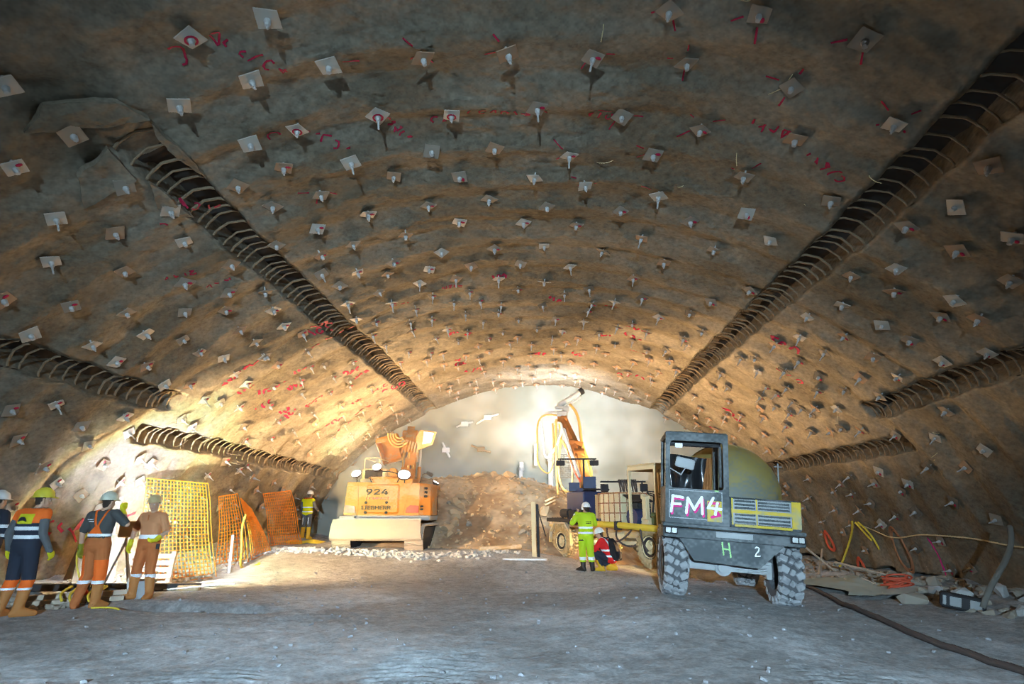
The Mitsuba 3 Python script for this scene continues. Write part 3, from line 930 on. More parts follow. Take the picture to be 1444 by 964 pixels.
def legs(f, g, upto=1.0):
    h = f.j['hip'][1] - f.j['hip'][0]
    h = h / np.linalg.norm(h)
    pel = m3.Manifold.batch_hull([ball(f.j['pelvis'] + h * s * 0.07, 0.108 + g) for s in (-1, 1)] + [ball(f.j['hip'][i], 0.088 + g) for i in (0, 1)] + [ball(f.j['pelvis'] * .3 + f.j['waist'] * .7 + h * s * .055, 0.092 + g) for s in (-1, 1)])
    return [pel] + f.leg(0, g, upto) + f.leg(1, g, upto)


# 1: orange and navy vest, seen from behind, walking off
f = pose(elbow=((-0.30, -0.03, 1.15), (0.27, -0.04, 1.14)), wrist=((-0.33, 0.05, 0.92), (0.30, 0.10, 0.90)), shoulder=((-0.205, 0, 1.41), (0.205, 0, 1.43)), head=(0.06, 0.06, 1.62), yaw=-38,
         neck=(0.02, 0, 1.475), chest=(0.015, 0, 1.30), knee=((-0.13, 0.03, 0.50), (0.10, 0.06, 0.50)), ankle=((-0.17, -0.05, 0.09), (0.06, 0.02, 0.09)), toe=((-0.2, 0.12, .03), (0.16, 0.16, .03)))
X1, Y1 = -7.86, 8.95
t = person('worker in orange and navy vest and yellow helmet, seen from behind at the left edge', X1, Y1, gz(X1, Y1) - 0.01, -4, 1.03, f, 'm_hat_yellow')
trous = fuse(legs(f, 0.026), 0.03, 6)
part(t, 'trousers', slab(trous, 0.50, 1.2), 'm_navy', 45)
pieces(t, 'trouser_leg', slab(trous, 0.36, 0.50), 'm_orange_cloth', 45, 'orange band of the trouser legs')
stripe = fuse(legs(f, 0.032), 0.03, 6)
pieces(t, 'reflective_stripe', slab(stripe, 0.365, 0.395), 'm_stripe', 45, 'silver stripe')
for i in (0, 1):
    clothe(t, 'boot', f.boot(i, 0.022, 0.72), 'm_boot_tan', 0.025, 5)
clothe(t, 'shirt', f.torso(0.014) + f.arm(0, 0.014) + f.arm(1, 0.014), 'm_grey_cloth')
vest = fuse(f.torso(0.032) + f.arm(0, 0.024, 0.12) + f.arm(1, 0.024, 0.12), 0.028, 6)
part(t, 'vest', slab(vest, 0.95, 1.29), 'm_navy', 45, 'navy lower half of the vest')
part(t, 'vest_yoke', slab(vest, 1.29, 1.50), 'm_orange_cloth', 45, 'orange yoke of the vest')
vs = fuse(f.torso(0.038), 0.028, 6)
for z in (1.215, 1.095):
    pieces(t, 'reflective_stripe', slab(vs, z - 0.026, z + 0.026), 'm_stripe', 45, 'broad silver stripe round the vest')
ypatch = slab(fuse(f.torso(0.039), 0.028, 6), 1.28, 1.42, (-0.10, 0.135, -1, 0))
pk = part(t, 'back_patch', ypatch, 'm_glove', 45, 'yellow patch with a dark arched emblem')
logo = strokes([[(-0.055, 0.0), (-0.035, 0.035), (-0.012, 0.052), (0.018, 0.050), (0.040, 0.030), (0.055, 0.0)], [(-0.012, 0.05), (-0.022, 0.012)], [(0.01, 0.05), (0.03, 0.012)], [(-0.03, 0.018), (0.035, 0.016)]], 0.016, 0.012)
part(pk, 'emblem', upright(logo, 0.01, -0.165, 1.318), 'm_dark', 30)
for i in (0, 1):
    part(t, 'glove', tm(m3.Manifold.batch_boolean(f.hand(i, 0.0045, 0.6) + chain([f.j['wrist'][i] * .8 + f.j['elbow'][i] * .2, f.j['wrist'][i]], [.042, .036]), m3.OpType.Add)), 'm_glove', 40)

# 2: grey T-shirt and orange braces, seen from behind, right hand raised
f = pose(shoulder=((-0.21, 0, 1.42), (0.21, 0.0, 1.45)), elbow=((-0.28, -0.04, 1.15), (0.40, 0.06, 1.28)), wrist=((-0.31, 0.02, 0.90), (0.20, 0.16, 1.50)), palm=(None, (-0.4, 0.2, 1.0)), curl=(0.6, 1.0),
         head=(0.03, 0.03, 1.63), yaw=-15, knee=((-0.12, 0.05, 0.50), (0.12, 0.02, 0.50)), ankle=((-0.16, -0.06, 0.09), (0.09, 0.05, 0.09)), toe=((-0.25, 0.08, .03), (0.12, 0.22, .03)))
X2, Y2 = -7.50, 9.97
t = person('worker in grey T-shirt and orange braces seen from behind, one hand raised', X2, Y2, gz(X2, Y2) - 0.01, -3, 1.03, f, 'm_hat_grey')
clothe(t, 'shirt', f.torso(0.016) + f.arm(0, 0.022, 0.40) + f.arm(1, 0.022, 0.40), 'm_tee')
trous = fuse(legs(f, 0.028), 0.03, 6)
part(t, 'trousers', slab(trous, 0.36, 1.10), 'm_rust_cloth', 45)
side = fuse(legs(f, 0.032), 0.03, 6)
pieces(t, 'trouser_panel', slab(side, 0.42, 0.80, (-0.6, -0.115, -1, 1)), 'm_orange_cloth', 45, 'bright orange side panel')
pieces(t, 'trouser_panel', slab(side, 0.42, 0.74, (0.05, 0.6, -1, 1)), 'm_orange_cloth', 45, 'bright orange side panel')
pieces(t, 'reflective_stripe', slab(fuse(legs(f, 0.036), 0.03, 6), 0.375, 0.425), 'm_stripe', 45, 'silver stripe at the shin')
for i in (0, 1):
    clothe(t, 'boot', f.boot(i, 0.024, 0.75), 'm_boot_tan' if i else 'm_rust_cloth', 0.025, 5)
tr = fuse(f.torso(0.026), 0.028, 6)
part(t, 'belt', slab(tr, 1.095, 1.14), 'm_stripe', 45, 'silver waistband')
part(t, 'bib', tm(man(tr) ^ man(extrude(Polygon([(-0.11, 1.14), (0.12, 1.14), (0.045, 1.27), (0.0, 1.27)]), 1.0).apply_transform(np.array([[1, 0, 0, 0], [0, 0, -1, 0], [0, 1, 0, 0], [0, 0, 0, 1.0]])))), 'm_orange_cloth', 45, 'orange back of the braces')
for p0, p1 in (((0.0, 1.26), (-0.09, 1.50)), ((0.04, 1.26), (0.12, 1.50))):
    poly = LineString([p0, p1]).buffer(0.016)
    part(t, 'strap', tm(man(tr) ^ man(extrude(poly, 1.0).apply_transform(np.array([[1, 0, 0, 0], [0, 0, -1, 0], [0, 1, 0, 0], [0, 0, 0, 1.0]])))), 'm_orange_cloth', 45, 'orange strap')
for k, (xa, xb) in enumerate(((-0.10, 0.0), (-0.07, 0.02))):
    part(t, 'print_line', box(xb - xa, 0.004, 0.012, ((xa + xb) / 2 - 0.05, -0.142, 1.36 - 0.03 * k), 0.001), 'm_stripe', False, 'small pale print on the back')
for i, m in ((0, 'm_glove_dark'), (1, 'm_glove')):
    part(t, 'glove', tm(m3.Manifold.batch_boolean(f.hand(i, 0.006, f.curl[i], f.palm[i]) + chain([f.j['wrist'][i] * .75 + f.j['elbow'][i] * .25, f.j['wrist'][i]], [.044, .038]), m3.OpType.Add)), m, 40)

# 3: facing the camera, hand on the hip with a yellow glove
f = pose(elbow=((-0.30, -0.02, 1.16), (0.36, -0.04, 1.17)), wrist=((-0.245, 0.15, 1.02), (0.33, 0.06, 0.92)), palm=((0.9, 0.5, -0.35), None), curl=(0.9, 0.5), head=(0.0, 0.03, 1.63), yaw=12,
         knee=((-0.13, 0.03, 0.50), (0.13, 0.03, 0.50)), ankle=((-0.15, -0.02, 0.09), (0.18, -0.02, 0.09)), toe=((-0.20, 0.15, .03), (0.27, 0.14, .03)))
X3, Y3 = -7.22, 10.88
t = person('worker in orange clothes with silver belt facing the camera, hand on the hip', X3, Y3, gz(X3, Y3) - 0.01, 176, 1.0, f, 'm_hat_ochre')
clothe(t, 'shirt', f.torso(0.020) + f.arm(0, 0.020, 0.42) + f.arm(1, 0.020, 0.42), 'm_shirt_salmon')
trous = fuse(legs(f, 0.026), 0.03, 6)
part(t, 'trousers', slab(trous, 0.36, 1.08), 'm_rust_cloth', 45)
pieces(t, 'reflective_stripe', slab(fuse(legs(f, 0.031), 0.03, 6), 0.37, 0.43), 'm_stripe', 45, 'silver stripe at the shin')
part(t, 'belt', slab(fuse(f.torso(0.028), 0.028, 6), 1.03, 1.10), 'm_stripe', 45, 'silver band round the waist')
part(t, 'placket', box(0.02, 0.012, 0.10, (0, 0.128, 1.40), 0.004), 'm_rust_cloth', False, 'dark shirt opening')
part(t, 'radio', box(0.05, 0.045, 0.09, (-0.225, 0.06, 0.90), 0.01), 'm_dark', 30, 'black radio at the belt')
for i in (0, 1):
    clothe(t, 'boot', f.boot(i, 0.022, 0.72), 'm_boot_tan', 0.025, 5)
for i in (0, 1):
    part(t, 'glove', tm(m3.Manifold.batch_boolean(f.hand(i, 0.0075, f.curl[i], f.palm[i]) + chain([f.j['wrist'][i] * .75 + f.j['elbow'][i] * .25, f.j['wrist'][i]], [.046, .042]), m3.OpType.Add)), 'm_glove', 40)

# 4: yellow vest, by the far wall
f = pose(elbow=((-0.25, -0.02, 1.15), (0.29, 0.02, 1.17)), wrist=((-0.22, 0.12, 0.98), (0.28, 0.24, 1.08)), head=(0.02, 0.06, 1.62), yaw=-10)
X4, Y4 = -8.98, 22.6
t = person('worker in yellow vest and yellow boots standing by the far left wall', X4, Y4, gz(X4, Y4) - 0.01, -6, 0.99, f, 'm_hat_white')
clothe(t, 'shirt', f.torso(0.012) + f.arm(0, 0.018) + f.arm(1, 0.018), 'm_grey_cloth')
clothe(t, 'vest', f.torso(0.032) + f.arm(0, 0.024, 0.1) + f.arm(1, 0.024, 0.1), 'm_vest_yellow', cut=(0.84, 1.50))
vs = fuse(f.torso(0.038), 0.028, 6)
for z in (1.16, 1.00):
    pieces(t, 'reflective_stripe', slab(vs, z - 0.024, z + 0.024), 'm_stripe', 45, 'silver stripe round the vest')
part(t, 'trousers', slab(fuse(legs(f, 0.022), 0.03, 6), 0.44, 1.0), 'm_grey_cloth', 45)
for i in (0, 1):
    clothe(t, 'boot', f.boot(i, 0.024, 0.95), 'm_boot_yellow', 0.025, 5)
    part(t, 'knee_pad', box(0.035, 0.02, 0.26, (f.j['knee'][i][0], -0.095, 0.66), 0.008), 'm_stripe', 30, 'pale strip on the back of the thigh')
part(t, 'collar', slab(fuse(f.torso(0.036), 0.028, 6), 1.485, 1.56), 'm_red_cloth', 45, 'red collar')

# 5: lime hi-vis suit, taking a photograph
f = pose(elbow=((-0.36, 0.10, 1.24), (0.28, 0.14, 1.22)), wrist=((-0.20, 0.24, 1.50), (0.06, 0.30, 1.48)), palm=((0.5, 0.3, 0.8), (-0.7, 0.3, 0.5)), curl=(1.0, 1.0), head=(0.03, 0.05, 1.62), yaw=22,
         shoulder=((-0.20, 0.02, 1.43), (0.20, 0.02, 1.43)), ankle=((-0.10, -0.02, 0.09), (0.15, 0.0, 0.09)), toe=((-0.22, 0.10, .03), (0.20, 0.16, .03)))
X5, Y5 = 1.14, 16.85
t = person('worker in lime hi-vis suit raising a camera, standing beside the rig', X5, Y5, gz(X5, Y5) - 0.01, 3, 1.0, f, 'm_hat_white')
jk = clothe(t, 'jacket', f.torso(0.038) + f.arm(0, 0.030, 0.98) + f.arm(1, 0.030, 0.98), 'm_lime')
vs = fuse(f.torso(0.044), 0.028, 6)
for z in (1.12, 0.985):
    pieces(t, 'reflective_stripe', slab(vs, z - 0.026, z + 0.026), 'm_stripe', 45, 'silver stripe round the jacket')
e, w = f.j['elbow'][0], f.j['wrist'][0]
for a in (0.25, 0.72):
    c = e + (w - e) * a
    d = (w - e) / np.linalg.norm(w - e)
    part(t, 'sleeve_stripe', frame_tube([c - d * 0.025, c + d * 0.025], 0.082 - 0.012 * a, 16), 'm_stripe', 40, 'silver stripe on the sleeve')
trous = fuse(legs(f, 0.036), 0.03, 6)
part(t, 'trousers', slab(trous, 0.24, 1.08), 'm_lime', 45)
pieces(t, 'reflective_stripe', slab(fuse(legs(f, 0.042), 0.03, 6), 0.29, 0.37), 'm_stripe', 45, 'silver stripe at the shin')
part(t, 'thigh_pocket', box(0.13, 0.05, 0.03, (-0.15, -0.10, 0.80), 0.01), 'm_dark', 30, 'dark pocket flap')
for k, w_ in enumerate((0.15, 0.13)):
    part(t, 'print_line', box(w_, 0.012, 0.016, (0.06, -0.160 + 0.006 * k, 1.27 - 0.035 * k), 0.002), 'm_dark', False, 'small dark print on the back')
for i in (0, 1):
    clothe(t, 'boot', f.boot(i, 0.018, 0.6), 'm_boot_dark', 0.025, 5)
cam_c = f.j['head'] + np.array([-0.045, 0.155, 0.01])
T5 = PLACE[t]
ck = thing('camera', 'small white camera held up to the eye by the worker in lime', 'camera', T5)
part(ck, 'camera_body', box(0.125, 0.06, 0.085, cam_c, 0.012), 'm_white', 30)
part(ck, 'lens', mv(disc(0.032, 0.06, 'y'), *(cam_c + [0.0, 0.055, 0])), 'm_dark', 30, 'black lens')

# 6: crouching in red with a black backpack
f = pose(pelvis=(0, -0.12, 0.34), waist=(0, -0.07, 0.47), chest=(0, 0.05, 0.66), neck=(0, 0.13, 0.81), head=(0, 0.21, 0.935), yaw=14, pitch=-14,
         shoulder=((-0.18, 0.09, 0.77), (0.18, 0.09, 0.77)), elbow=((-0.24, 0.26, 0.56), (0.24, 0.24, 0.55)), wrist=((-0.12, 0.44, 0.62), (0.10, 0.44, 0.60)),
         hip=((-0.09, -0.12, 0.33), (0.09, -0.12, 0.33)), knee=((-0.15, 0.27, 0.46), (0.13, 0.24, 0.22)), ankle=((-0.13, 0.12, 0.09), (0.12, -0.14, 0.12)), toe=((-0.15, 0.30, .03), (0.13, 0.05, .03)))
X6, Y6 = 1.74, 17.2
t = person('worker crouching in red jacket and white helmet beside the worker in lime', X6, Y6, gz(X6, Y6) - 0.01, 62, 1.03, f, 'm_hat_white')
clothe(t, 'jacket', f.torso(0.034) + f.arm(0, 0.026) + f.arm(1, 0.026), 'm_red_cloth')
clothe(t, 'trousers', legs(f, 0.024), 'm_navy')
for i in (0, 1):
    clothe(t, 'boot', f.boot(i, 0.020, 0.55), 'm_boot_yellow', 0.025, 5)
vs = fuse(f.torso(0.040), 0.028, 6)
for z in (0.40, 0.54):
    pieces(t, 'reflective_stripe', slab(vs, z - 0.025, z + 0.025), 'm_stripe', 45, 'silver stripe round the jacket')
poly = man(extrude(LineString([(0.10, 0.3), (0.11, 1.0)]).buffer(0.028), 2.0).apply_transform(np.array([[1, 0, 0, 0], [0, 0, -1, 1], [0, 1, 0, 0], [0, 0, 0, 1.0]])))
for dx in (-0.21, 0.0):
    part(t, 'reflective_stripe', tm(man(vs) ^ poly.translate([dx, 0, 0])), 'm_stripe', 45, 'silver brace over the shoulder')
bp = fuse([m3.Manifold.batch_hull([ball((s * .11, -0.30, 0.34), .06), ball((s * .12, -0.22, 0.62), .07), ball((s * .08, -0.12, 0.80), .05), ball((s * .12, -0.16, .40), .06)]) for s in (-1, 1)] +
          [m3.Manifold.batch_hull([ball((s * .11, -0.30, 0.34), .06) for s in (-1, 1)] + [ball((s * .12, -0.22, 0.62), .07) for s in (-1, 1)] + [ball((s * .08, -0.12, 0.80), .05) for s in (-1, 1)])], 0.04, 6)
bk = thing('backpack', 'large black backpack worn by the crouching worker in red', 'backpack', PLACE[t])
part(bk, 'bag', bp, 'm_black_cloth', 50)
part(bk, 'pocket', box(0.20, 0.06, 0.18, (0, -0.345, 0.42), 0.02), 'm_black_cloth', 40)
for s in (-1, 1):
    part(bk, 'strap', tube([(s * .09, -0.05, 0.83), (s * .115, 0.10, 0.84), (s * .12, 0.20, 0.70), (s * .12, 0.10, 0.50), (s * .11, -0.1, 0.42)], 0.018, 6), 'm_black_cloth', True)

# 7: only a sleeve of this one reaches into the picture
f = pose(elbow=((-0.25, -0.02, 1.14), (0.28, -0.02, 1.16)), wrist=((-0.25, 0.06, 0.90), (0.30, 0.16, 0.98)))
X7, Y7 = -8.90, 9.4
t = person('worker in dark clothes with silver sleeve stripes, cut by the left edge', X7, Y7, gz(X7, Y7) - 0.01, -10, 1.0, f, 'm_hat_white')
clothe(t, 'jacket', f.torso(0.03) + f.arm(0, 0.024) + f.arm(1, 0.024), 'm_navy')
pieces(t, 'reflective_stripe', slab(fuse(f.torso(0.036) + f.arm(1, 0.029), 0.028, 6), 1.22, 1.27), 'm_stripe', 45, 'silver stripe')
pieces(t, 'reflective_stripe', slab(fuse(f.torso(0.036) + f.arm(1, 0.029), 0.028, 6), 1.08, 1.13), 'm_stripe', 45, 'silver stripe')
clothe(t, 'trousers', legs(f, 0.024), 'm_navy')
for i in (0, 1):
    clothe(t, 'boot', f.boot(i, 0.022, 0.6), 'm_boot_dark', 0.025, 5)

# ------------------------------------------------------------------ wheels
def tyre_mesh(R, w, lugs=22, depth=0.04, bore=0.52):
    r0 = R - depth
    ri = R * bore
    pr = [(ri, -w * 0.36), (ri + 0.02, -w * 0.44), ((r0 + ri) / 2, -w * 0.52), (r0 - 0.06, -w * 0.50), (r0, -w * 0.40), (r0 + 0.004, 0), (r0, w * 0.40), (r0 - 0.06, w * 0.50), ((r0 + ri) / 2, w * 0.52), (ri + 0.02, w * 0.44), (ri, w * 0.36), (ri, -w * .36)]
    out = []
    step = 2 * math.pi * R / lugs
    blk = box(w * 0.34, step * 0.60, depth * 1.3, r=0.012)
    for i in range(lugs):
        for s in (-1, 1):
            b = rot(blk, [0, 0, 1], s * 28)
            b = mv(b, s * w * 0.31, 0, r0 + depth * 0.35)
            out.append(rot(b, [1, 0, 0], 360.0 * (i + 0.25 * (s + 1)) / lugs))
            out.append(rot(box(0.05, step * 0.5, 0.10, (s * w * 0.475, 0, r0 - 0.045), 0.01), [1, 0, 0], 360.0 * (i + 0.25 * (s + 1)) / lugs))
        c = rot(box(w * 0.20, step * 0.52, depth * 1.3, r=0.012), [0, 0, 1], -30)
        out.append(rot(mv(c, 0, 0, r0 + depth * 0.35), [1, 0, 0], 360.0 * (i + 0.28) / lugs))
    return lathe_x(pr, 48), join(out)


def rim_mesh(R, w, side):
    """dished rim; side -1 shows its outside towards -x"""
    pr = [(0.0, 0.02), (R * 0.30, 0.02), (R * 0.34, 0.05), (R * 0.62, 0.09), (R * 0.80, 0.10), (R * 0.86, -0.02), (R * 1.0, -0.05), (R * 1.02, -0.02), (R * 0.9, 0.14), (R * .6, 0.12), (0.0, 0.08)]
    g = lathe_x([(r, x) for r, x in pr], 36)
    hub = disc(R * 0.26, 0.07, 'x', 20, (-0.01, 0, 0))
    nuts = [disc(0.016, 0.03, 'x', 6, (0.02, R * 0.42 * math.cos(a), R * 0.42 * math.sin(a))) for a in np.linspace(0, 2 * math.pi, 9)[:-1]]
    g = join(g, hub, nuts)
    g = mv(g, -w * 0.36, 0, 0)
    return g if side < 0 else rot(g, [0, 0, 1], 180)


def wheel(t, x, y, z, R, w, side, tyre_m, rim_m, L=lambda m: m, lugs=18, steer=0, bore=0.52):
    def A(g):
        return L(mv(rot(g, [0, 0, 1], steer), x, y, z))
    k = part(t, 'wheel', A(rim_mesh(R * bore, w, side)), rim_m, 35)
    ringm = lathe_x([(R * bore * 0.66, side * w * 0.40), (R * bore * 1.0, side * w * 0.455), (R * bore * 1.06, side * w * 0.50), (R * bore * 1.0, side * w * 0.47), (R * bore * .66, side * w * .385)], 36)
    part(k, 'rim_well', A(ringm), 'm_dark', 35, label='dark well of the rim')
    carcass, tread = tyre_mesh(R, w, lugs, 0.05, bore)
    part(k, 'tyre', A(carcass), tyre_m[0], 35)
    part(k, 'tread', A(tread), tyre_m[1], 35)
    return k


# ------------------------------------------------------------------ the grey mixer truck marked FM4
mat('m_tyre', (0.085, 0.086, 0.09), 0.85)
MT = frame(3.24, 11.0, 0.06, -6.5, 4.4)
t = thing('mixer_truck', 'grey and yellow tunnel mixer truck with FM4 painted on its cab, parked at the right', 'truck', MT)
for sx in (-1, 1):
    wheel(t, sx * 0.97, 0.68, 0.555, 0.56, 0.40, sx, ('m_tyre', 'm_rubber'), 'm_truck', steer=3)
    wheel(t, sx * 0.84, 3.3, 0.60, 0.56, 0.40, sx, ('m_tyre', 'm_rubber'), 'm_truck')
for y in (0.68, 3.3):
    part(t, 'axle', join(beam((-0.76, y, 0.56), (0.76, y, 0.56), 0.13, 0.15), disc(0.15, 0.20, 'y', 20, (-0.08, y, 0.55)), disc(0.10, 0.09, 'y', 16, (-0.08, y - 0.13, 0.55)), box(0.10, 0.16, 0.30, (-0.72, y, 0.56)), box(0.10, 0.16, 0.30, (0.72, y, 0.56)),
                         bar((0.35, y - 0.12, 0.52), (0.72, y - 0.12, 0.58), 0.022), disc(0.04, 0.06, 'y', 10, (0.70, y - .12, .58)), box(0.2, .1, .08, (.62, y - .1, .63))), 'm_grey_steel', 30)
part(t, 'chassis', join(beam((-0.35, 0.1, 0.92), (-0.35, 4.2, 0.92), 0.12, 0.24), beam((0.35, 0.1, 0.92), (0.35, 4.2, 0.92), 0.12, 0.24), box(1.9, 3.2, 0.10, (0, 2.4, 1.10))), 'm_truck', 30)
part(t, 'front_beam', join(box(2.40, 0.34, 0.17, (0, 0.16, 1.11), 0.02), box(2.42, 0.40, 0.07, (0, 0.17, 1.245), 0.015), box(2.34, 0.36, 0.035, (0, 0.17, 1.045), 0.01)), 'm_truck', 30)
part(t, 'beam_plate', box(0.62, 0.03, 0.10, (0.02, -0.008, 1.13), 0.006), 'm_grey_steel', 30, 'paler patch on the front beam')
sk = extrude(Polygon([(-0.92, 1.03), (0.86, 1.03), (0.44, 0.62), (-0.66, 0.66)]), 0.05)
part(t, 'skirt', upright(sk, 0, 0.10, 0), 'm_truck', False)
part(t, 'fender', join(box(0.46, 0.95, 0.05, (-0.96, 0.75, 1.20)), box(0.05, 0.9, 0.25, (-1.17, 0.8, 1.10)), box(0.46, 0.95, 0.05, (0.96, 0.75, 1.20)), box(0.05, 0.9, 0.25, (1.17, 0.8, 1.10))), 'm_truck', 30)
for sx in (-1, 1):
    lb = part(t, 'headlamp', box(0.235, 0.07, 0.125, (sx * 1.06, -0.03, 1.145), 0.012), 'm_dark', 30)
    for q in (-1, 1):
        part(lb, 'lens', box(0.088, 0.02, 0.088, (sx * 1.06 + q * 0.053, -0.066, 1.145), 0.012), 'm_pale_steel', 30, 'square pale lens')
# cab: an open box of posts and plates
cx0, cx1, cy0, cy1, cz0, cz1 = -1.16, -0.05, 0.06, 1.15, 1.28, 2.90
front = extrude(Polygon([(cx0, cz0), (cx1, cz0), (cx1, cz1), (cx0, cz1)], [LineString([(cx0 + 0.14, 1.95), (cx1 - 0.15, 1.95), (cx1 - 0.15, 2.69), (cx0 + 0.14, 2.69)]).envelope.buffer(0.06).exterior.coords]), 0.07)
cab = part(t, 'cab', join(upright(front, 0, cy0, 0), box(0.05, cy1 - cy0, 0.66, (cx0 + 0.025, (cy0 + cy1) / 2, cz0 + 0.33)), box(0.05, cy1 - cy0, 0.60, (cx1 - 0.025, (cy0 + cy1) / 2, cz0 + 0.30)),
                          box(0.07, 0.07, cz1 - cz0, (cx0 + 0.035, cy1, (cz0 + cz1) / 2)), box(0.10, 0.10, cz1 - cz0, (cx1 - 0.05, cy1, (cz0 + cz1) / 2)), box(cx1 - cx0 + 0.02, cy1 - cy0 + 0.1, 0.09, ((cx0 + cx1) / 2, (cy0 + cy1) / 2, cz1 - 0.02), 0.03),
                          box(cx1 - cx0, 0.05, 0.62, ((cx0 + cx1) / 2, cy1, cz0 + 0.31)), box(0.05, 0.06, 0.74, (cx1 - 0.12, cy0 + 0.10, 2.32))), 'm_truck', 30)
part(cab, 'roof_bar', box(cx1 - cx0 - .15, 0.10, 0.10, ((cx0 + cx1) / 2, cy0 + 0.30, 2.74)), 'm_dark', 30, 'dark bar under the roof')
part(cab, 'windscreen', box(cx1 - cx0 - 0.20, 0.006, 0.84, ((cx0 + cx1) / 2, cy0 - 0.02, 2.32), 0.001), 'm_glass', False, 'clear windscreen')
part(cab, 'sticker', box(0.135, 0.004, 0.085, (cx0 + 0.235, cy0 - 0.075, 2.66), 0.001), 'm_white', False, 'white sticker in the corner of the windscreen')
sheet_pts = []
nx_, nz_ = 14, 12
for i in range(nx_):
    for j in range(nz_):
        u, v = i / (nx_ - 1), j / (nz_ - 1)
        sheet_pts.append((cx0 + 0.08 + 0.74 * u - 0.10 * (1 - v) * u, cy0 + 0.52 + 0.05 * math.sin(7 * u + 3 * v) + 0.03 * math.sin(15 * u), 1.86 + 0.70 * v - 0.06 * u))
sh = trimesh.Trimesh(sheet_pts, grid_faces(nx_, nz_), process=False)
sh2 = mv(sh, 0, 0.008, 0)
mat('m_plastic', (0.015, 0.016, 0.018), 0.22, spec=0.6)
part(cab, 'black_sheet', join(sh, sh2), 'm_plastic', True, 'black plastic sheet behind the windscreen')
mat('m_rust_curtain', (0.33, 0.13, 0.04), 0.85)
part(cab, 'rear_panel', join([mv(box(0.055, 0.03, 0.86, r=0.008), cx1 - 0.40 + 0.055 * i, cy0 + 0.85 + 0.012 * (i % 2), 2.12) for i in range(5)]), 'm_rust_curtain', 30, 'rust brown pleated panel')
mm = box(0.335, 0.05, 0.185, r=0.03)
mk = part(t, 'mirror', mv(rot(mm, [0, 1, 0], 11), -0.84, -0.24, 2.32), 'm_grey_steel', 40)
part(mk, 'arm', join(bar((-1.13, 0.04, 2.27), (-0.90, -0.14, 2.12), 0.011), bar((-0.90, -0.14, 2.12), (-0.81, -0.22, 2.27), 0.011), bar((-1.13, 0.05, 2.38), (-1.13, 0.02, 2.2), 0.016)), 'm_grey_steel', 30)
part(t, 'beacon', join(box(0.07, 0.05, 0.025, (cx1 - 0.22, cy0 - 0.09, 1.875), 0.006)), 'm_green_paint', 30, 'small green marker at the foot of the windscreen')
part(t, 'door_panel', box(0.25, 0.02, 0.36, (cx1 - 0.26, cy0 - 0.078, 1.52), 0.004), 'm_truck_yellow', 30, 'yellow remains of paint on the door')
ins = upright(extrude(Polygon([(cx0 + .06, 1.36), (cx1 - .12, 1.36), (cx1 - .12, 1.86), (cx0 + .06, 1.86)], [[(cx0 + .075, 1.375), (cx1 - .135, 1.375), (cx1 - .135, 1.845), (cx0 + .075, 1.845)]]), 0.012), 0, cy0 - 0.068, 0)
part(t, 'door_seam', ins, 'm_grey_steel', False)
yf = cy0 - 0.088


def brush(lines, w, m, y=yf, label=None, th=0.006):
    part(t, 'lettering', upright(strokes(lines, w, th), 0, y, 0), m, False, label)


def sq(l):
    return [[(a, 1.61 + (b - 1.605) * 0.80) for a, b in q] for q in l]


def sh_(l, dx, dz):
    return [[(a + dx, b + dz) for a, b in q] for q in l]


LF = [[(-1.06, 1.43), (-1.03, 1.78)], [(-1.04, 1.77), (-0.86, 1.75)], [(-1.04, 1.60), (-0.90, 1.60)]]
LM = [[(-0.80, 1.42), (-0.77, 1.75)], [(-0.77, 1.75), (-0.66, 1.50)], [(-0.66, 1.50), (-0.53, 1.78)], [(-0.53, 1.78), (-0.52, 1.42)]]
L4 = [[(-0.33, 1.78), (-0.42, 1.56), (-0.20, 1.55)], [(-0.26, 1.68), (-0.30, 1.43)]]
LF, LM, L4 = sq(LF), sq(LM), sq(L4)
brush(LF + LM + L4, 0.048, 'm_white', label='white FM4 brushed on the cab', th=0.012)
brush(sh_(LF, 0.012, -0.035) + sh_(LM, 0.02, -0.04) + [[(-0.40, 1.66), (-0.24, 1.66), (-0.32, 1.56), (-0.22, 1.46), (-0.36, 1.42)]], 0.046, 'm_magenta', label='older magenta FM3 under the white letters')
brush([[(-0.18, 1.0), (-0.16, 0.80)], [(-0.07, 1.0), (-0.04, 0.77)], [(-0.17, 0.90), (-0.06, 0.89)]], 0.026, 'm_green_paint', 0.045, 'green H')
brush([[(0.37, 0.955), (0.40, 0.975), (0.435, 0.96), (0.43, 0.92), (0.385, 0.865), (0.37, 0.82), (0.445, 0.83)]], 0.020, 'm_white', 0.045, 'white scribbled 2')
# engine hood with the slotted grille
hx0, hx1, hz0, hz1 = -0.03, 1.17, 1.28, 1.80
slots = []
for x0, x1, z0s in ((0.04, 0.39, (1.735, 1.675, 1.615, 1.500, 1.435, 1.375)), (0.44, 0.97, (1.725, 1.675, 1.620, 1.500, 1.435, 1.375))):
    for z in z0s:
        slots.append(m3.Manifold.cube([x1 - x0, 0.2, 0.034], True).translate([(x0 + x1) / 2, -0.02, z]))
hood = man(box(hx1 - hx0, 1.3, hz1 - hz0, ((hx0 + hx1) / 2, 0.70, (hz0 + hz1) / 2), 0.03))
hood = hood - m3.Manifold.cube([1.04, 1.0, 0.44], True).translate([0.52, 0.62, 1.55])
plate_ = man(box(1.0, 0.022, 0.46, (0.50, 0.045, 1.55), 0.005))
hk = part(t, 'hood', tm(hood - m3.Manifold.batch_boolean(slots, m3.OpType.Add)), 'm_truck', 30)
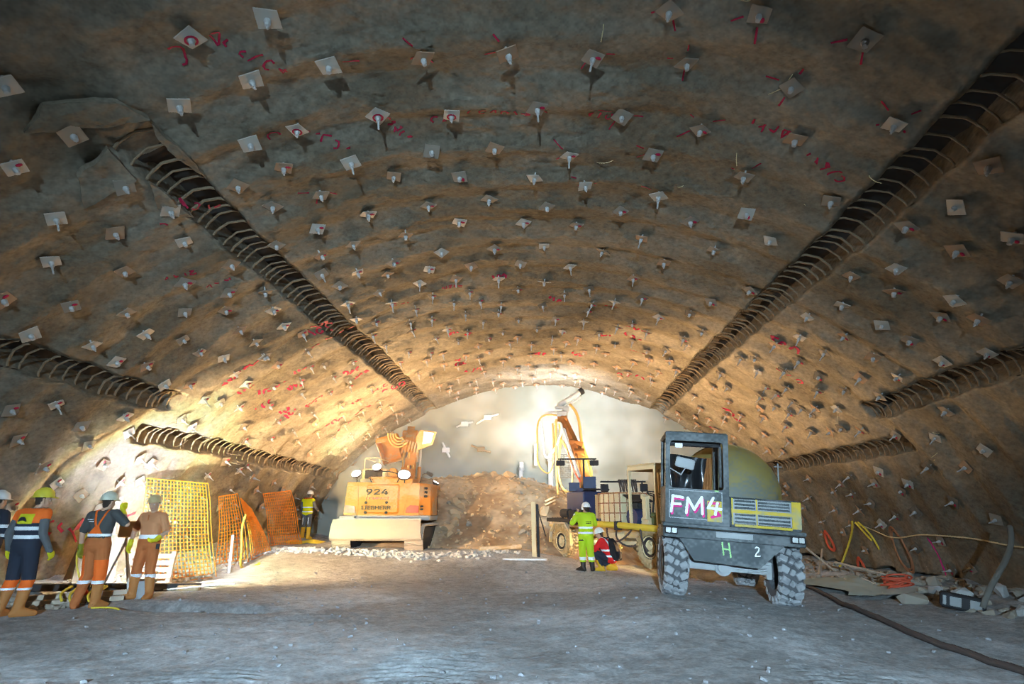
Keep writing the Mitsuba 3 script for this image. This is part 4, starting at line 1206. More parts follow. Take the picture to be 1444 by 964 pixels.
part(hk, 'grille_frame', tm(m3.Manifold.batch_boolean([man(box(x1 - x0 + 0.05, 0.03, zz, ((x0 + x1) / 2, 0.040, zc), 0.004)) for x0, x1 in ((0.04, 0.39), (0.44, 0.97)) for zc, zz in ((1.675, 0.185), (1.437, 0.185))], m3.OpType.Add) - m3.Manifold.batch_boolean(slots, m3.OpType.Add)), 'm_grey_steel', 30, 'grey slotted louvre panels')
yel = man(box(1.05, 0.024, 0.085, (0.51, 0.038, 1.557), 0.004)) + man(box(0.155, 0.024, 0.46, (1.075, 0.038, 1.55), 0.004)) + man(box(0.96, 0.024, 0.045, (0.52, 0.038, 1.315), 0.004)) + man(box(0.03, 0.024, 0.46, (0.005, 0.038, 1.55), 0.004)) + man(box(0.03, 0.026, 0.46, (0.415, 0.037, 1.55), 0.004))
part(hk, 'grille_trim', tm(yel), 'm_truck_yellow', 30, 'yellow trim round the louvres')
part(hk, 'radiator', box(1.02, 0.05, 0.44, (0.52, 0.14, 1.55)), 'm_black_cloth', 30, 'dark radiator behind the louvres')  # black box that makes the louvre slots read as deep shade
dm = [(0.0, 0.95), (0.42, 0.98), (0.78, 1.18), (0.98, 1.55), (1.06, 2.0), (1.04, 2.35), (0.9, 2.9), (0.6, 3.5), (0.42, 3.9), (0.38, 4.1), (0.0, 4.1)]
dr_ = trimesh.creation.revolve(np.array(dm), sections=48)
dr_ = rot(dr_, [1, 0, 0], -90)          # axis z -> y
fins = [mv(rot(trimesh.creation.annulus(r - 0.02, r + 0.012, 0.03, sections=48), [1, 0, 0], 90), 0, y, 0) for r, y in ((1.055, 1.95), (1.0, 2.6))]
dk = part(t, 'drum', mv(join(dr_), 0.30, 0.15, 1.92), 'm_drum', True)
part(dk, 'drum_ring', mv(join(fins), 0.30, 0.15, 1.92), 'm_drum', 30)
part(t, 'hand_rail', join(bar((1.28, 1.9, 2.2), (1.28, 1.9, 2.62), 0.015), bar((1.20, 1.9, 2.55), (1.36, 1.9, 2.55), 0.012), bar((1.28, 1.9, 1.2), (1.28, 1.9, 2.2), 0.015)), 'm_grey_steel', 30)

# ------------------------------------------------------------------ the orange excavator, rear and dozer blade towards the camera
ME = frame(-5.15, 19.5, 0.42, 0, 0)
t = thing('excavator', 'orange crawler excavator with lit work lamps and a dozer blade, facing the tunnel face', 'excavator', ME)
rear = Polygon([(-1.40, 1.10), (1.10, 1.10), (1.08, 2.12), (-1.33, 2.16)])
cw = trimesh.creation.extrude_polygon(rear, 0.8, engine='earcut')
cw = upright(cw, 0, 0.80, 0)
v = cw.vertices.copy()
cw.vertices = v
corner = hullpts([(1.10, 0.0, 1.10), (1.40, 0.35, 1.10), (1.08, 0.0, 2.12), (1.38, 0.35, 2.10), (1.40, 1.6, 1.10), (1.38, 1.6, 2.10), (0.9, 1.6, 1.1), (0.9, 1.6, 2.1)])
bk = part(t, 'counterweight', join(cw, box(1.1, 0.12, 0.94, (-0.12, 0.0, 1.62), 0.05), box(2.3, 1.6, 0.5, (0, 1.4, 1.75), .08)), 'm_exc', 25)
part(t, 'side_door', corner, 'm_exc', 25)
for i in range(3):
    part(bk, 'vent', box(0.12, 0.03, 0.075, (1.265, 0.165, 1.96 - 0.13 * i), 0.006).apply_transform(trimesh.transformations.rotation_matrix(math.radians(49), [0, 0, 1], [1.265, 0.165, 0])), 'm_dark', 30, 'dark vent slot')
for i in range(2):
    part(bk, 'vent', box(0.11, 0.03, 0.06, (1.17, 0.05, 1.38 - 0.09 * i), 0.006).apply_transform(trimesh.transformations.rotation_matrix(math.radians(49), [0, 0, 1], [1.17, 0.05, 0])), 'm_dark', 30, 'dark vent slot')
seam = [[(0.56, 1.12), (0.62, 1.40), (0.80, 2.12)], [(-0.94, 1.12), (-0.93, 1.4), (-0.98, 2.14)]]
part(bk, 'seam', upright(strokes(seam, 0.022, 0.012), 0, -0.005, 0), 'm_exc', False)
for x0, x1, q in ((-1.385, -1.00, -1), (0.66, 1.08, 1)):
    poly = Polygon([(x0, 1.18), (x1, 1.18), (x1 if q > 0 else x1 - .04, 1.40), (x0 + 0.14 if q > 0 else x0 + 0.02, 1.42), (x0 + 0.03, 1.33)])
    part(bk, 'tail_light', upright(extrude(poly, 0.03), 0, 0.0, 0), 'm_tail_light', False, 'dark red tail light')
for x in (-0.65, 0.03):
    for z in (1.50, 1.19):
        part(bk, 'bolt_hole', disc(0.045, 0.03, 'y', 16, (x, -0.068, z)), 'm_dark', 30, 'dark bolt hole')
for text, h, x, z in (('924', 0.175, -0.665, 1.755), ('COMPACT', 0.075, -0.66, 1.60), ('LIEBHERR', 0.115, -0.79, 1.285)):
    g = meshkit.text_mesh(text, h, 0.012, bold=True)
    w_ = g.bounds[1][0] - g.bounds[0][0]
    want = {'924': 0.73, 'COMPACT': 0.78, 'LIEBHERR': 0.96}[text]
    g.apply_scale([want / w_, 1, 1])
    g.apply_translation([-g.bounds[0][0], 0, 0])
    part(bk, 'lettering', upright(g, x, -0.064, z), 'm_dark' if text != 'COMPACT' else 'm_tail_light', False, f'lettering {text}')
part(t, 'deck', join(box(2.75, 2.6, 0.16, (0.0, 1.4, 1.02)), box(0.5, 0.4, 0.13, (-1.25, 0.1, 1.02)), box(0.5, 0.4, 0.14, (1.2, 0.2, 1.02))), 'm_grey_steel', 30)
part(t, 'slew_ring', mv(trimesh.creation.cylinder(0.62, 0.26, sections=36), 0.05, 1.6, 0.84), 'm_dark', 30)
part(t, 'undercarriage', join(box(1.3, 2.8, 0.30, (0.05, 1.3, 0.56)), beam((-0.55, 0.4, 0.6), (-0.55, -1.0, 0.62), 0.14, 0.2), beam((0.62, 0.4, 0.6), (0.62, -1.0, 0.62), 0.14, 0.2)), 'm_grey_steel', 30)
bl = [(-1.12, 0.36), (-1.20, 0.42), (-1.23, 0.60), (-1.20, 0.82), (-1.12, 0.99), (-1.08, 0.99), (-1.15, 0.80), (-1.17, 0.6), (-1.13, .44), (-1.08, .38)]
blade = trimesh.creation.extrude_polygon(Polygon(bl), 2.78, engine='earcut')      # (y, z) extruded along x
blade.apply_transform(np.array([[0, 0, 1, -1.36], [1, 0, 0, 0], [0, 1, 0, 0], [0, 0, 0, 1.0]]))
v = blade.vertices.copy()
v[:, 0] = 0.03 + (v[:, 0] - 0.03) * (1.02 - 0.06 * (v[:, 2] - 0.36))
blade.vertices = v
part(t, 'dozer_blade', blade, 'm_blade', 40)
part(t, 'blade_edge', box(2.62, 0.05, 0.04, (0.1, -1.10, 1.0), 0.008), 'm_grey_steel', 30)
for s in (-1, 1):
    cx_ = 0.06 + s * 1.12
    prof_ = LineString([(-0.75, 0.34), (2.9, 0.34), (3.1, 0.60), (2.9, 0.78), (-0.7, 0.78), (-0.9, 0.56)]).buffer(0.001)
    pts_ = []
    for a in np.linspace(math.pi / 2, 3 * math.pi / 2, 9):
        pts_.append((-0.62 + 0.40 * math.cos(a), 0.40 + 0.40 * math.sin(a)))
    for a in np.linspace(-math.pi / 2, math.pi / 2, 9):
        pts_.append((2.9 + 0.40 * math.cos(a), 0.40 + 0.40 * math.sin(a)))
    core = trimesh.creation.extrude_polygon(Polygon(pts_).buffer(-0.05), 0.40, engine='earcut')
    core.apply_transform(np.array([[0, 0, 1, cx_ - 0.20], [1, 0, 0, 0], [0, 1, 0, 0], [0, 0, 0, 1.0]]))
    tk = part(t, 'track', core, 'm_dark', 30)
    ring = LineString(pts_ + [pts_[0]])
    n_ = int(ring.length / 0.175)
    for i in range(n_):
        p, q = ring.interpolate(i / n_, normalized=True), ring.interpolate((i / n_ + 0.002) % 1, normalized=True)
        a = math.degrees(math.atan2(q.y - p.y, q.x - p.x))
        sh_m = join(box(0.58, 0.160, 0.045, r=0.006), box(0.58, 0.025, 0.035, (0, 0.04, -0.035), 0.004))
        part(tk, 'track_shoe', mv(rot(sh_m, [1, 0, 0], a), cx_, p.x, p.y), 'm_track', 30)
ck = part(t, 'cab', join(box(0.95, 1.6, 1.25, (-0.86, 2.1, 1.75), 0.06), box(0.9, 1.5, 0.35, (-0.86, 2.1, 2.52), 0.05)), 'm_cream', 30)
part(ck, 'rear_window', box(0.62, 0.03, 0.30, (-0.86, 1.335, 2.50), 0.02), 'm_dark', 30, 'dark rear window')
loop = [(-1.22, 1.36, 2.62), (-1.22, 1.36, 3.02), (-1.16, 1.36, 3.07), (-0.74, 1.36, 3.07), (-0.68, 1.36, 3.02), (-0.68, 1.36, 2.62)]
part(ck, 'roof_guard', join([bar(a, b, 0.022) for a, b in zip(loop, loop[1:])], [bar((x, 1.36, 3.05), (x, 2.6, 3.05), 0.018) for x in (-1.2, -0.7)]), 'm_cream', 30)
part(t, 'engine_cover', join(box(0.4, 1.3, 0.14, (1.15, 1.7, 2.06), 0.03), box(1.35, 0.9, 0.18, (0.15, 0.55, 2.20), 0.03), box(0.85, 0.5, 0.08, (-0.25, 0.35, 2.3), 0.03), disc(0.14, 0.25, 'y', 20, (0.05, 0.5, 2.50)), box(0.25, 0.3, 0.22, (0.12, 0.5, 2.36))), 'm_exc', 30)
part(t, 'hand_rail', join(tube([(-0.55, 0.1, 2.15), (-0.55, 0.1, 2.42), (-0.45, 0.1, 2.46), (0.2, 0.1, 2.46), (0.3, 0.1, 2.42), (0.3, 0.1, 2.15)], 0.016, 6)), 'm_dark', True)
part(t, 'mirror', join(bar((1.0, 0.3, 2.1), (1.12, 0.25, 2.42), 0.013), bar((1.12, 0.25, 2.42), (1.30, 0.2, 2.46), 0.013), rot(box(0.24, 0.05, 0.12, (1.36, 0.18, 2.42), 0.02), [0, 1, 0], 25, (1.36, 0.18, 2.42))), 'm_dark', 30)


def lamp(t, c, r, face, strength, tint, housing='m_dark', sub='work_lamp'):
    """round lamp at c that shines along face"""
    face = np.array(face, float) / np.linalg.norm(face)
    c = np.array(c, float)
    A = trimesh.geometry.align_vectors([0, 0, 1], face)
    hs = trimesh.creation.revolve(np.array([(0, -0.11), (r * 0.6, -0.10), (r * 1.12, -0.02), (r * 1.18, 0.03), (r * 1.06, 0.03), (r * 1.02, 0.0), (0, -0.02)]), sections=24)
    hs.apply_transform(A)
    k = part(t, sub, mv(hs, *c), housing, 30)
    d = trimesh.creation.revolve(np.array([(0, 0.012), (r, 0.008), (r, 0.004), (0, 0.004)])[::-1], sections=24)
    trimesh.repair.fix_normals(d)
    d.apply_transform(A)
    key = part(k, 'lens', mv(d, *c), None, False, 'lit lens')
    area = math.pi * r * r
    scene[key]['emitter'] = {'type': 'area', 'radiance': rgbs(tint, strength / area / math.pi)}
    scene[key]['bsdf'] = {'type': 'diffuse', 'reflectance': {'type': 'rgb', 'value': [0.5, 0.5, 0.5]}}
    return k


lamp(t, (-1.05, -0.02, 2.42), 0.15, (-0.15, -1, 0.85), EXC_LAMP, WARM)
lamp(t, (0.55, -0.02, 2.38), 0.19, (0.25, -1, 0.85), EXC_LAMP * 1.2, WARM)
lamp(t, (-0.50, 0.42, 2.66), 0.14, (0.05, -1, 0.85), EXC_LAMP, WARM)
lamp(t, (-1.22, 2.75, 2.84), 0.11, (-0.85, -0.35, 0.75), ADDED_LAMP * 0.6, WARM)  # added lamp, brightens the far left wall and vault
lamp(t, (1.20, 2.3, 2.24), 0.11, (0.5, -0.15, 1), ADDED_LAMP, WARM)  # added lamp on the deck, turned up to brighten the vault
part(t, 'lamp_bracket', join(bar((-1.05, 0.1, 2.1), (-1.05, 0.06, 2.34), 0.018), bar((0.55, 0.1, 2.1), (0.55, 0.06, 2.25), 0.018), bar((-0.5, 0.5, 2.25), (-0.5, 0.5, 2.55), 0.018)), 'm_dark', 30)
# boom folded up, stick and bucket above the engine deck
B0, B1, B2 = np.array([0.15, 2.2, 1.5]), np.array([-0.05, 3.6, 3.35]), np.array([-0.35, 4.6, 4.3])
part(t, 'boom', join(beam(B0, B1, 0.40, 0.55), beam(B1, B2, 0.38, 0.45), disc(0.25, 0.5, 'x', 24, B1), disc(0.2, 0.6, 'x', 24, B2)), 'm_exc', 30)
for s in (-1, 1):
    ckk = part(t, 'hydraulic_cylinder', bar(B0 + [s * 0.32, 0.4, 0.2], B0 * .45 + B1 * .55 + [s * .32, .3, .35], 0.075, 14), 'm_exc', 40)
    part(ckk, 'rod', bar(B0 * .45 + B1 * .55 + [s * .32, .3, .35], B1 + [s * .3, .35, .3], 0.042, 12), 'm_pale_steel', 40, 'bare steel rod')
part(t, 'stick', join(beam(B2, B2 + [0.2, -1.2, -0.75], 0.32, 0.36), beam(B2, B2 + [-0.1, 0.5, 0.3], 0.3, 0.3)), 'm_exc', 30)
bc = B2 + np.array([0.05, -1.1, -0.55])
pr = [(0.55 * math.cos(a), 0.55 * math.sin(a)) for a in np.linspace(math.radians(-70), math.radians(150), 14)]
pr_in = [(x * 0.92, z * 0.92) for x, z in pr]
bu = trimesh.creation.extrude_polygon(Polygon(pr + pr_in[::-1]), 0.80, engine='earcut')
bu.apply_transform(np.array([[0, 0, 1, bc[0] - 1.02], [1, 0, 0, bc[1]], [0, 1, 0, bc[2]], [0, 0, 0, 1.0]]))
sidep = trimesh.creation.extrude_polygon(Polygon(pr), 0.03, engine='earcut')
sps = []
for x in (-1.02, -0.25):
    q = sidep.copy()
    q.apply_transform(np.array([[0, 0, 1, bc[0] + x], [1, 0, 0, bc[1]], [0, 1, 0, bc[2]], [0, 0, 0, 1.0]]))
    sps.append(q)
bkk = part(t, 'bucket', rot(join(bu, sps), [0, 1, 0], -14, bc), 'm_exc', 30)
for i in range(4):
    part(bkk, 'tooth', rot(hullpts([bc + [-0.98 + 0.2 * i + a, .20 + b, -.50 + c] for a, b, c in ((0, 0, 0), (.1, 0, 0), (0, .06, .06), (.1, .06, .06), (.05, -.14, -.14), (.06, -.14, -.13))]), [0, 1, 0], -14, bc), 'm_grey_steel', 30)
for i in range(4):
    r = 0.16 + 0.09 * i
    part(t, 'hydraulic_hose', tube([bc + [-0.15 - r * math.cos(a), -0.42 - 0.03 * i, 0.42 - r * 1.25 * math.sin(a)] for a in np.linspace(0.0, 2.4, 8)], 0.030, 7), 'm_hose', True)
wing = upright(extrude(Polygon([(0, -0.25), (0.55, -0.05), (0.68, 0.45), (0.05, 0.52), (-0.12, 0.2)]), 0.14), bc[0] + 0.58, bc[1] - 0.1, bc[2] + 0.05)
part(t, 'attachment_plate', wing, 'm_exc', False)
part(t, 'attachment_face', upright(extrude(Polygon([(0.16, -0.04), (0.50, 0.02), (0.60, 0.40), (0.2, 0.46)]), 0.03), bc[0] + 0.58, bc[1] - 0.24, bc[2] + 0.05), 'm_white', False, 'bare bright plate')  # white panel paints the glare of light on the plate
for i in range(6):
    part(t, 'rib', rot(box(0.06, 0.16, 0.55 - 0.03 * i, r=0.01), [0, 1, 0], 12).apply_translation(bc + [-0.02 + 0.115 * i, -0.15, -0.05 - 0.02 * i]), 'm_exc', 30)
for i in range(3):
    part(t, 'hydraulic_hose', tube([bc + [0.05 + 0.1 * i, -0.25, -0.3], bc + [0.02 + 0.12 * i, -0.32, -0.7], bc + [0.10 + 0.1 * i, -0.2, -1.2], B1 * .6 + B0 * .4 + [0.1 * i, -0.3, 0.3]], 0.03, 7), 'm_hose_dark' if i == 1 else 'm_hose', True)

# ------------------------------------------------------------------ the drilling and spraying rig
MR = frame(2.77, 16.4, 0.17, 31.7)


def L(g):
    g = g.copy()
    g.apply_transform(MR)
    return g


t = thing('boom_rig', 'yellow four-wheel rig with a blue cabinet and a raised boom, standing before the tunnel face', 'machine', None)
for x, y, sd in ((0.15, 0, -1), (0.15, 4.23, -1), (1.95, 0, 1), (1.95, 4.23, 1)):
    wheel(t, x, y, 0.55, 0.54, 0.34, sd, ('m_rubber_ochre', 'm_rubber_ochre'), 'm_cream', L, 26)
part(t, 'chassis', L(join(beam((0.65, -0.9, 0.85), (0.65, 5.0, 0.85), 0.16, 0.26), beam((1.45, -0.9, 0.85), (1.45, 5.0, 0.85), 0.16, 0.26), box(2.0, 6.0, 0.08, (1.05, 2.05, 1.03)), beam((0.2, 0, .55), (1.9, 0, .55), .14, .14), beam((0.2, 4.23, .55), (1.9, 4.23, .55), .14, .14))), 'm_rig', 30)
oct_ = [(-0.62, 0.45), (-0.58, 0.85), (-0.33, 1.14), (0.30, 1.14), (0.55, 0.85), (0.60, 0.45)]
for yy in (4.23,):
    part(t, 'fender', L(join([beam((-0.04, yy + a[0], a[1] - 0.02), (-0.04, yy + b[0], b[1] - 0.02), 0.10, 0.06) for a, b in zip(oct_, oct_[1:])], [box(0.5, 0.7, 0.04, (0.15, yy, 1.13))])), 'm_rig', 30)
part(t, 'deck_bar', L(join(beam((-0.08, 4.9, 1.22), (-0.08, 2.9, 1.18), 0.10, 0.12), beam((-0.08, 4.9, 1.22), (0.6, 5.0, 1.22), 0.10, 0.12))), 'm_dark', 30)
part(t, 'side_rail', L(join(bar((-0.10, 2.35, 1.12), (-0.10, 1.22, 1.09), 0.085, 16), bar((-0.10, 1.10, 1.09), (-0.10, -0.55, 1.02), 0.085, 16))), 'm_hose_yellow', 40, 'yellow tubes along the side')
part(t, 'rail_clamp', L(join(box(0.22, 0.10, 0.24, (-0.09, 1.16, 1.08)))), 'm_dark', 30)
cbx = part(t, 'cabinet', L(box(1.02, 0.95, 1.0, (0.52, 3.40, 1.58), 0.03)), 'm_blue', 30, 'blue equipment cabinet')
part(cbx, 'door', L(box(0.30, 0.03, 0.72, (0.60, 2.915, 1.62), 0.01)), 'm_plywood', 30, 'brown panel')
part(cbx, 'lamp', L(mv(trimesh.creation.icosphere(subdivisions=2, radius=0.05), 0.92, 2.90, 1.80)), 'm_white', True, 'small white lamp')
part(cbx, 'red_tray', L(box(0.35, 0.3, 0.06, (0.0, 2.8, 1.28))), 'm_hose_red', 30)
part(cbx, 'rail', L(bar((0.0, 2.9, 2.14), (1.0, 2.9, 2.14), 0.03)), 'm_dark', 30)
part(t, 'motor', L(join(disc(0.14, 0.4, 'y', 16, (-0.05, 3.8, 1.42)), box(0.3, 0.3, 0.3, (0.0, 3.4, 1.36)), box(.18, .2, .3, (0.05, 3.1, 1.4)))), 'm_dark', 30)
tank = part(t, 'tank', L(box(0.98, 0.98, 0.90, (0.56, 1.72, 1.56), 0.06)), 'm_tank', 30, 'pale square tank')
for z in (1.14, 1.42, 1.70, 1.98):
    part(tank, 'cage_bar', L(join([bar(a, b, 0.014, 6) for a, b in (((0.05, 1.21, z), (1.07, 1.21, z)), ((0.05, 1.21, z), (0.05, 2.23, z)))])), 'm_cage', 30)
for u in (0.06, 0.31, 0.56, 0.81, 1.06):
    part(tank, 'cage_bar', L(bar((u, 1.205, 1.08), (u, 1.205, 2.0), 0.014, 6)), 'm_cage', 30)
    part(tank, 'cage_bar', L(bar((0.045, 1.2 + u - 0.05, 1.08), (0.045, 1.2 + u - 0.05, 2.0), 0.014, 6)), 'm_cage', 30)
part(t, 'hood', L(join(hullpts([(0.2, 1.25, 1.95), (0.9, 0.75, 1.75), (0.95, 1.25, 1.95), (0.1, 0.7, 1.72), (0.2, 1.25, 1.91), (0.9, 0.75, 1.71)]), box(0.5, 0.4, 0.5, (0.6, 1.0, 1.45)))), 'm_dark', 30)
part(t, 'drum', L(join(disc(0.24, 0.36, 'x', 24, (0.35, 0.85, 1.30)))), 'm_blue', 30, 'round blue drum')
# canopy, seat and steering wheel
cpost = [(-0.05, 0.62), (1.05, 0.62), (1.05, -0.45), (-0.05, -0.45)]
part(t, 'canopy', L(join([beam((x, y, 1.05), (x, y, 2.62), 0.075, 0.075) for x, y in cpost], [beam((a[0], a[1], 2.60), (b[0], b[1], 2.60), 0.075, 0.11) for a, b in zip(cpost, cpost[1:] + cpost[:1])], box(1.18, 1.15, 0.05, (0.5, 0.08, 2.68), 0.02))), 'm_cream', 30)
part(t, 'seat', L(join(box(0.48, 0.45, 0.14, (0.45, -0.05, 1.36), 0.05), rot(box(0.46, 0.12, 0.60, (0.45, -0.28, 1.68), 0.05), [1, 0, 0], 10, (0.45, -0.28, 1.4)), box(.4, .4, .25, (.45, -.05, 1.2)))), 'm_green_seat', 40, 'dark green seat')
ring = [(0.55 + 0.21 * math.cos(a), 0.30 + 0.17 * math.sin(a), 1.92 + 0.08 * math.sin(a)) for a in np.linspace(0, 2 * math.pi, 25)]
part(t, 'steering_wheel', L(join(frame_tube(ring, 0.016, 8), bar((0.55, 0.30, 1.92), (0.55, 0.42, 1.35), 0.025), [bar((0.55, 0.3, 1.92), ring[k], 0.011, 6) for k in (2, 10, 18)])), 'm_dark', 40)
part(t, 'console', L(join(box(0.14, 0.18, 0.62, (0.22, 0.30, 1.55), 0.02), box(0.55, 0.3, 0.2, (0.55, 0.45, 1.2), 0.02), box(0.3, 0.1, 0.12, (0.40, 0.5, 1.85), 0.02))), 'm_cream', 30)
part(t, 'step_plate', L(join(box(0.4, 0.5, 0.12, (0.05, 2.6, 0.60)), box(0.25, 0.9, 0.10, (0.1, 1.2, 0.62)), box(0.3, 0.5, 0.25, (0.3, 1.8, 0.75)), bar((-0.05, 2.9, 0.55), (-0.05, 2.1, 0.50), 0.05))), 'm_cream', 30)
for pts_ in (((-0.05, 2.9, 0.95), (-0.1, 2.7, 0.5), (-0.05, 2.3, 0.42), (0.0, 2.0, 0.7)), ((0.0, 1.8, 1.0), (-0.05, 1.5, 0.65), (0.0, 1.1, 0.72), (0.1, 0.8, 1.0)), ((0.0, 1.3, 1.0), (-.1, 1.0, .6), (.05, .7, .55), (.2, .5, .9)), ((-0.15, 0.15, 1.05), (-0.17, 0.1, 0.8), (-0.15, 0.0, 0.55), (-0.1, -.05, .45))):
    part(t, 'hose', L(tube(pts_, 0.026, 7)), 'm_hose_dark', True)
part(t, 'cable_rack', L(join(bar((-0.05, 1.95, 2.32), (1.1, 1.25, 2.32), 0.025), bar((0.45, 1.65, 1.95), (0.45, 1.65, 2.32), 0.02), bar((1.0, 1.3, 1.9), (1.0, 1.3, 2.32), 0.02))), 'm_dark', 30)
for i in range(9):
    a = 0.42 + 0.045 * i
    x, y = -0.05 + 1.15 * a, 1.95 - 0.70 * a
    part(t, 'cable', L(tube([(x, y, 2.38), (x - 0.03, y - 0.06, 2.25), (x + 0.02 * math.sin(i * 2), y - 0.07, 2.02 - 0.05 * (i % 3)), (x + 0.03, y + 0.03, 2.2), (x + 0.01, y + 0.05, 2.38)], 0.017, 6)), 'm_hose_dark', True)
for x, y in ((0.02, 1.85), (0.98, 1.2)):
    part(t, 'monitor', L(rot(box(0.26, 0.06, 0.22, (x, y, 2.14), 0.02), [0, 0, 1], -8, (x, y, 0))), 'm_dark', 30)
# boom, spraying head and lamp bar, in the same world axes
P_ = np.array
bA, bB, bC = P_([1.42, 20.1, 2.45]), P_([1.25, 20.6, 3.55]), P_([0.72, 21.2, 4.88])
part(t, 'turret', join(mv(trimesh.creation.cylinder(0.32, 0.25, sections=28), 1.35, 20.05, 2.25), box(0.42, 0.40, 0.50, (1.52, 20.0, 2.50)), box(0.35, 0.3, 0.28, (1.02, 20.0, 2.42)), box(.9, .5, .08, (1.3, 20.0, 2.2))), 'm_blue', 30)
bmk = part(t, 'boom', join(beam(bA, bB, 0.30, 0.34), beam(bB, bC, 0.24, 0.27), disc(0.2, 0.36, 'x', 20, bB), disc(0.17, 0.34, 'x', 20, bC), box(.5, .3, .16, (1.15, 20.75, 3.95)).apply_transform(trimesh.transformations.rotation_matrix(.2, [0, 1, 0], [1.15, 20.75, 3.95]))), 'm_rust_curtain', 30)
part(bmk, 'boom_cylinder', join(bar(bA + [-0.22, -0.2, 0.3], bB * .3 + bC * .7 + [-0.16, -0.2, 0], 0.055, 12)), 'm_pale_steel', 40, 'bare steel cylinder')
part(bmk, 'boom_end', join(box(0.26, 0.26, 0.30, bC + [0.05, 0, 0.14], 0.03), box(0.24, 0.2, 0.22, bC + [0.14, 0, 0.34], 0.02), box(0.3, 0.16, 0.12, bC + [-0.1, -0.02, 0.42], 0.02), box(.16, .14, .2, bC + [-.12, -.1, .18], .02)), 'm_grey_steel', 30)
lance = part(bmk, 'spray_lance', join(bar(bC + [-0.15, 0.05, 0.48], bC + [0.72, 0.25, 1.06], 0.105, 18), bar(bC + [0.05, 0.05, 0.40], bC + [0.70, 0.2, 0.84], 0.035, 10)), 'm_pale_steel', 40, 'pale cylindrical head')
part(lance, 'end_cap', bar(bC + [0.66, 0.24, 1.02], bC + [0.80, 0.27, 1.11], 0.125, 18), 'm_dark', 40)
part(bmk, 'lamp_arm', bar(bC + [0.15, 0.1, 0.15], bC + [0.12, 0.95, 0.18], 0.03, 8), 'm_grey_steel', 30)
lamp(t, bC + [0.12, 1.05, 0.22], 0.10, (-0.14, 1, 0.42), BOOM_LAMP, (0.86, 0.97, 1.1), sub='boom_lamp')
part(t, 'lamp_bar', join(bar((0.5, 19.9, 3.33), (1.78, 19.9, 3.33), 0.022), bar((1.35, 19.95, 2.6), (1.35, 19.9, 3.33), 0.03)), 'm_dark', 30)
for x in (0.58, 1.70):
    lh = part(t, 'work_lamp', join(box(0.29, 0.14, 0.17, (x, 19.92, 3.20), 0.02), bar((x, 19.9, 3.27), (x, 19.9, 3.34), 0.02)), 'm_dark', 30)
    key = part(lh, 'lens', box(0.24, 0.006, 0.12, (x, 19.995, 3.20), 0.001), None, False, 'lit lens')
    scene[key]['emitter'] = {'type': 'area', 'radiance': rgbs(WARM if x > 1 else (0.68, 0.95, 1.08), RIG_LAMP * (1.3 if x > 1 else 1.6) / 0.029 / math.pi)}
    scene[key]['bsdf'] = {'type': 'diffuse', 'reflectance': {'type': 'rgb', 'value': [0.5, 0.5, 0.5]}}
for pts_, r, m in ((((0.52, 21.1, 5.0), (-0.10, 21.3, 4.90), (-0.20, 21.3, 3.9), (-0.10, 21.2, 3.15), (0.15, 21.1, 2.95), (0.36, 21.1, 3.4), (0.38, 21.1, 4.6)), 0.030, 'm_hose'),
                   (((0.50, 21.2, 5.15), (0.02, 21.3, 5.0), (0.0, 21.3, 4.2), (0.15, 21.2, 3.5), (0.32, 21.1, 3.65), (0.42, 21.1, 4.7)), 0.042, 'm_hose_white'),
                   (((0.50, 21.0, 4.85), (0.46, 21.0, 3.9), (0.47, 20.9, 3.0), (0.5, 20.8, 2.2)), 0.045, 'm_hose'),
                   (((0.60, 21.0, 4.75), (0.58, 20.9, 3.6), (0.55, 20.7, 2.75), (0.70, 20.5, 2.35), (1.1, 20.3, 2.3)), 0.045, 'm_hose'),
                   (((0.66, 20.9, 4.1), (0.85, 20.8, 3.7), (1.0, 20.7, 3.0), (0.95, 20.5, 2.5)), 0.040, 'm_hose'),
                   (((1.0, 21.3, 5.45), (1.32, 21.2, 4.8), (1.40, 21.1, 4.0), (1.62, 20.8, 3.2), (1.6, 20.4, 2.7)), 0.050, 'm_hose'),
                   (((0.85, 20.4, 3.6), (1.05, 20.2, 2.95), (1.25, 20.1, 2.6)), 0.026, 'm_hose_red'),
                   (((0.78, 20.95, 4.5), (0.95, 20.7, 3.8), (1.12, 20.4, 3.0)), 0.035, 'm_white')):
    part(t, 'hose', tube(pts_, r, 8, 40), m, True)

# ------------------------------------------------------------------ muck heap at the face
def pile_h(x, y):
    x, y = np.asarray(x, float), np.asarray(y, float)
    top = 2.75 - 0.12 * np.abs(x + 2.2) - 0.6 * ss(0.5, 3.0, x) - 0.35 * ss(-0.8, 0.6, x) * 0 + 0.35 * ss(-4.5, -6.5, x)
    run = ss(19.6, 24.6, y + 0.5 * fbm2(x, y, 0.5, 2, 61)) ** 0.8
    side = ss(4.6, 2.0, x) * ss(-7.9, -6.2, x)
    h = (top + 0.5 * fbm2(x, y, 0.6, 3, 62)) * run * side
    return h + run * side * (0.30 * fbm2(x, y, 1.6, 4, 63) + 0.10 * fbm2(x, y, 6, 2, 64)) - 0.06 - 0.3 * (1 - side)


mx, my = np.arange(-7.9, 4.7, 0.075), np.arange(19.0, 26.3, 0.075)
MX, MY = np.meshgrid(mx, my, indexing='ij')
MZ = ground(MX, MY) + pile_h(MX, MY)
solid('muck_heap', 'brown heap of broken rock and soil at the foot of the tunnel face', 'muck heap', trimesh.Trimesh(np.stack([MX, MY, MZ], -1).reshape(-1, 3), grid_faces(len(mx), len(my))[:, ::-1], process=False), 'm_muck', True, kind='stuff')


def heap_z(x, y):
    return float(np.maximum(ground(x, y) + pile_h(x, y), ground_rough(np.array([x]), np.array([y]))[0]))


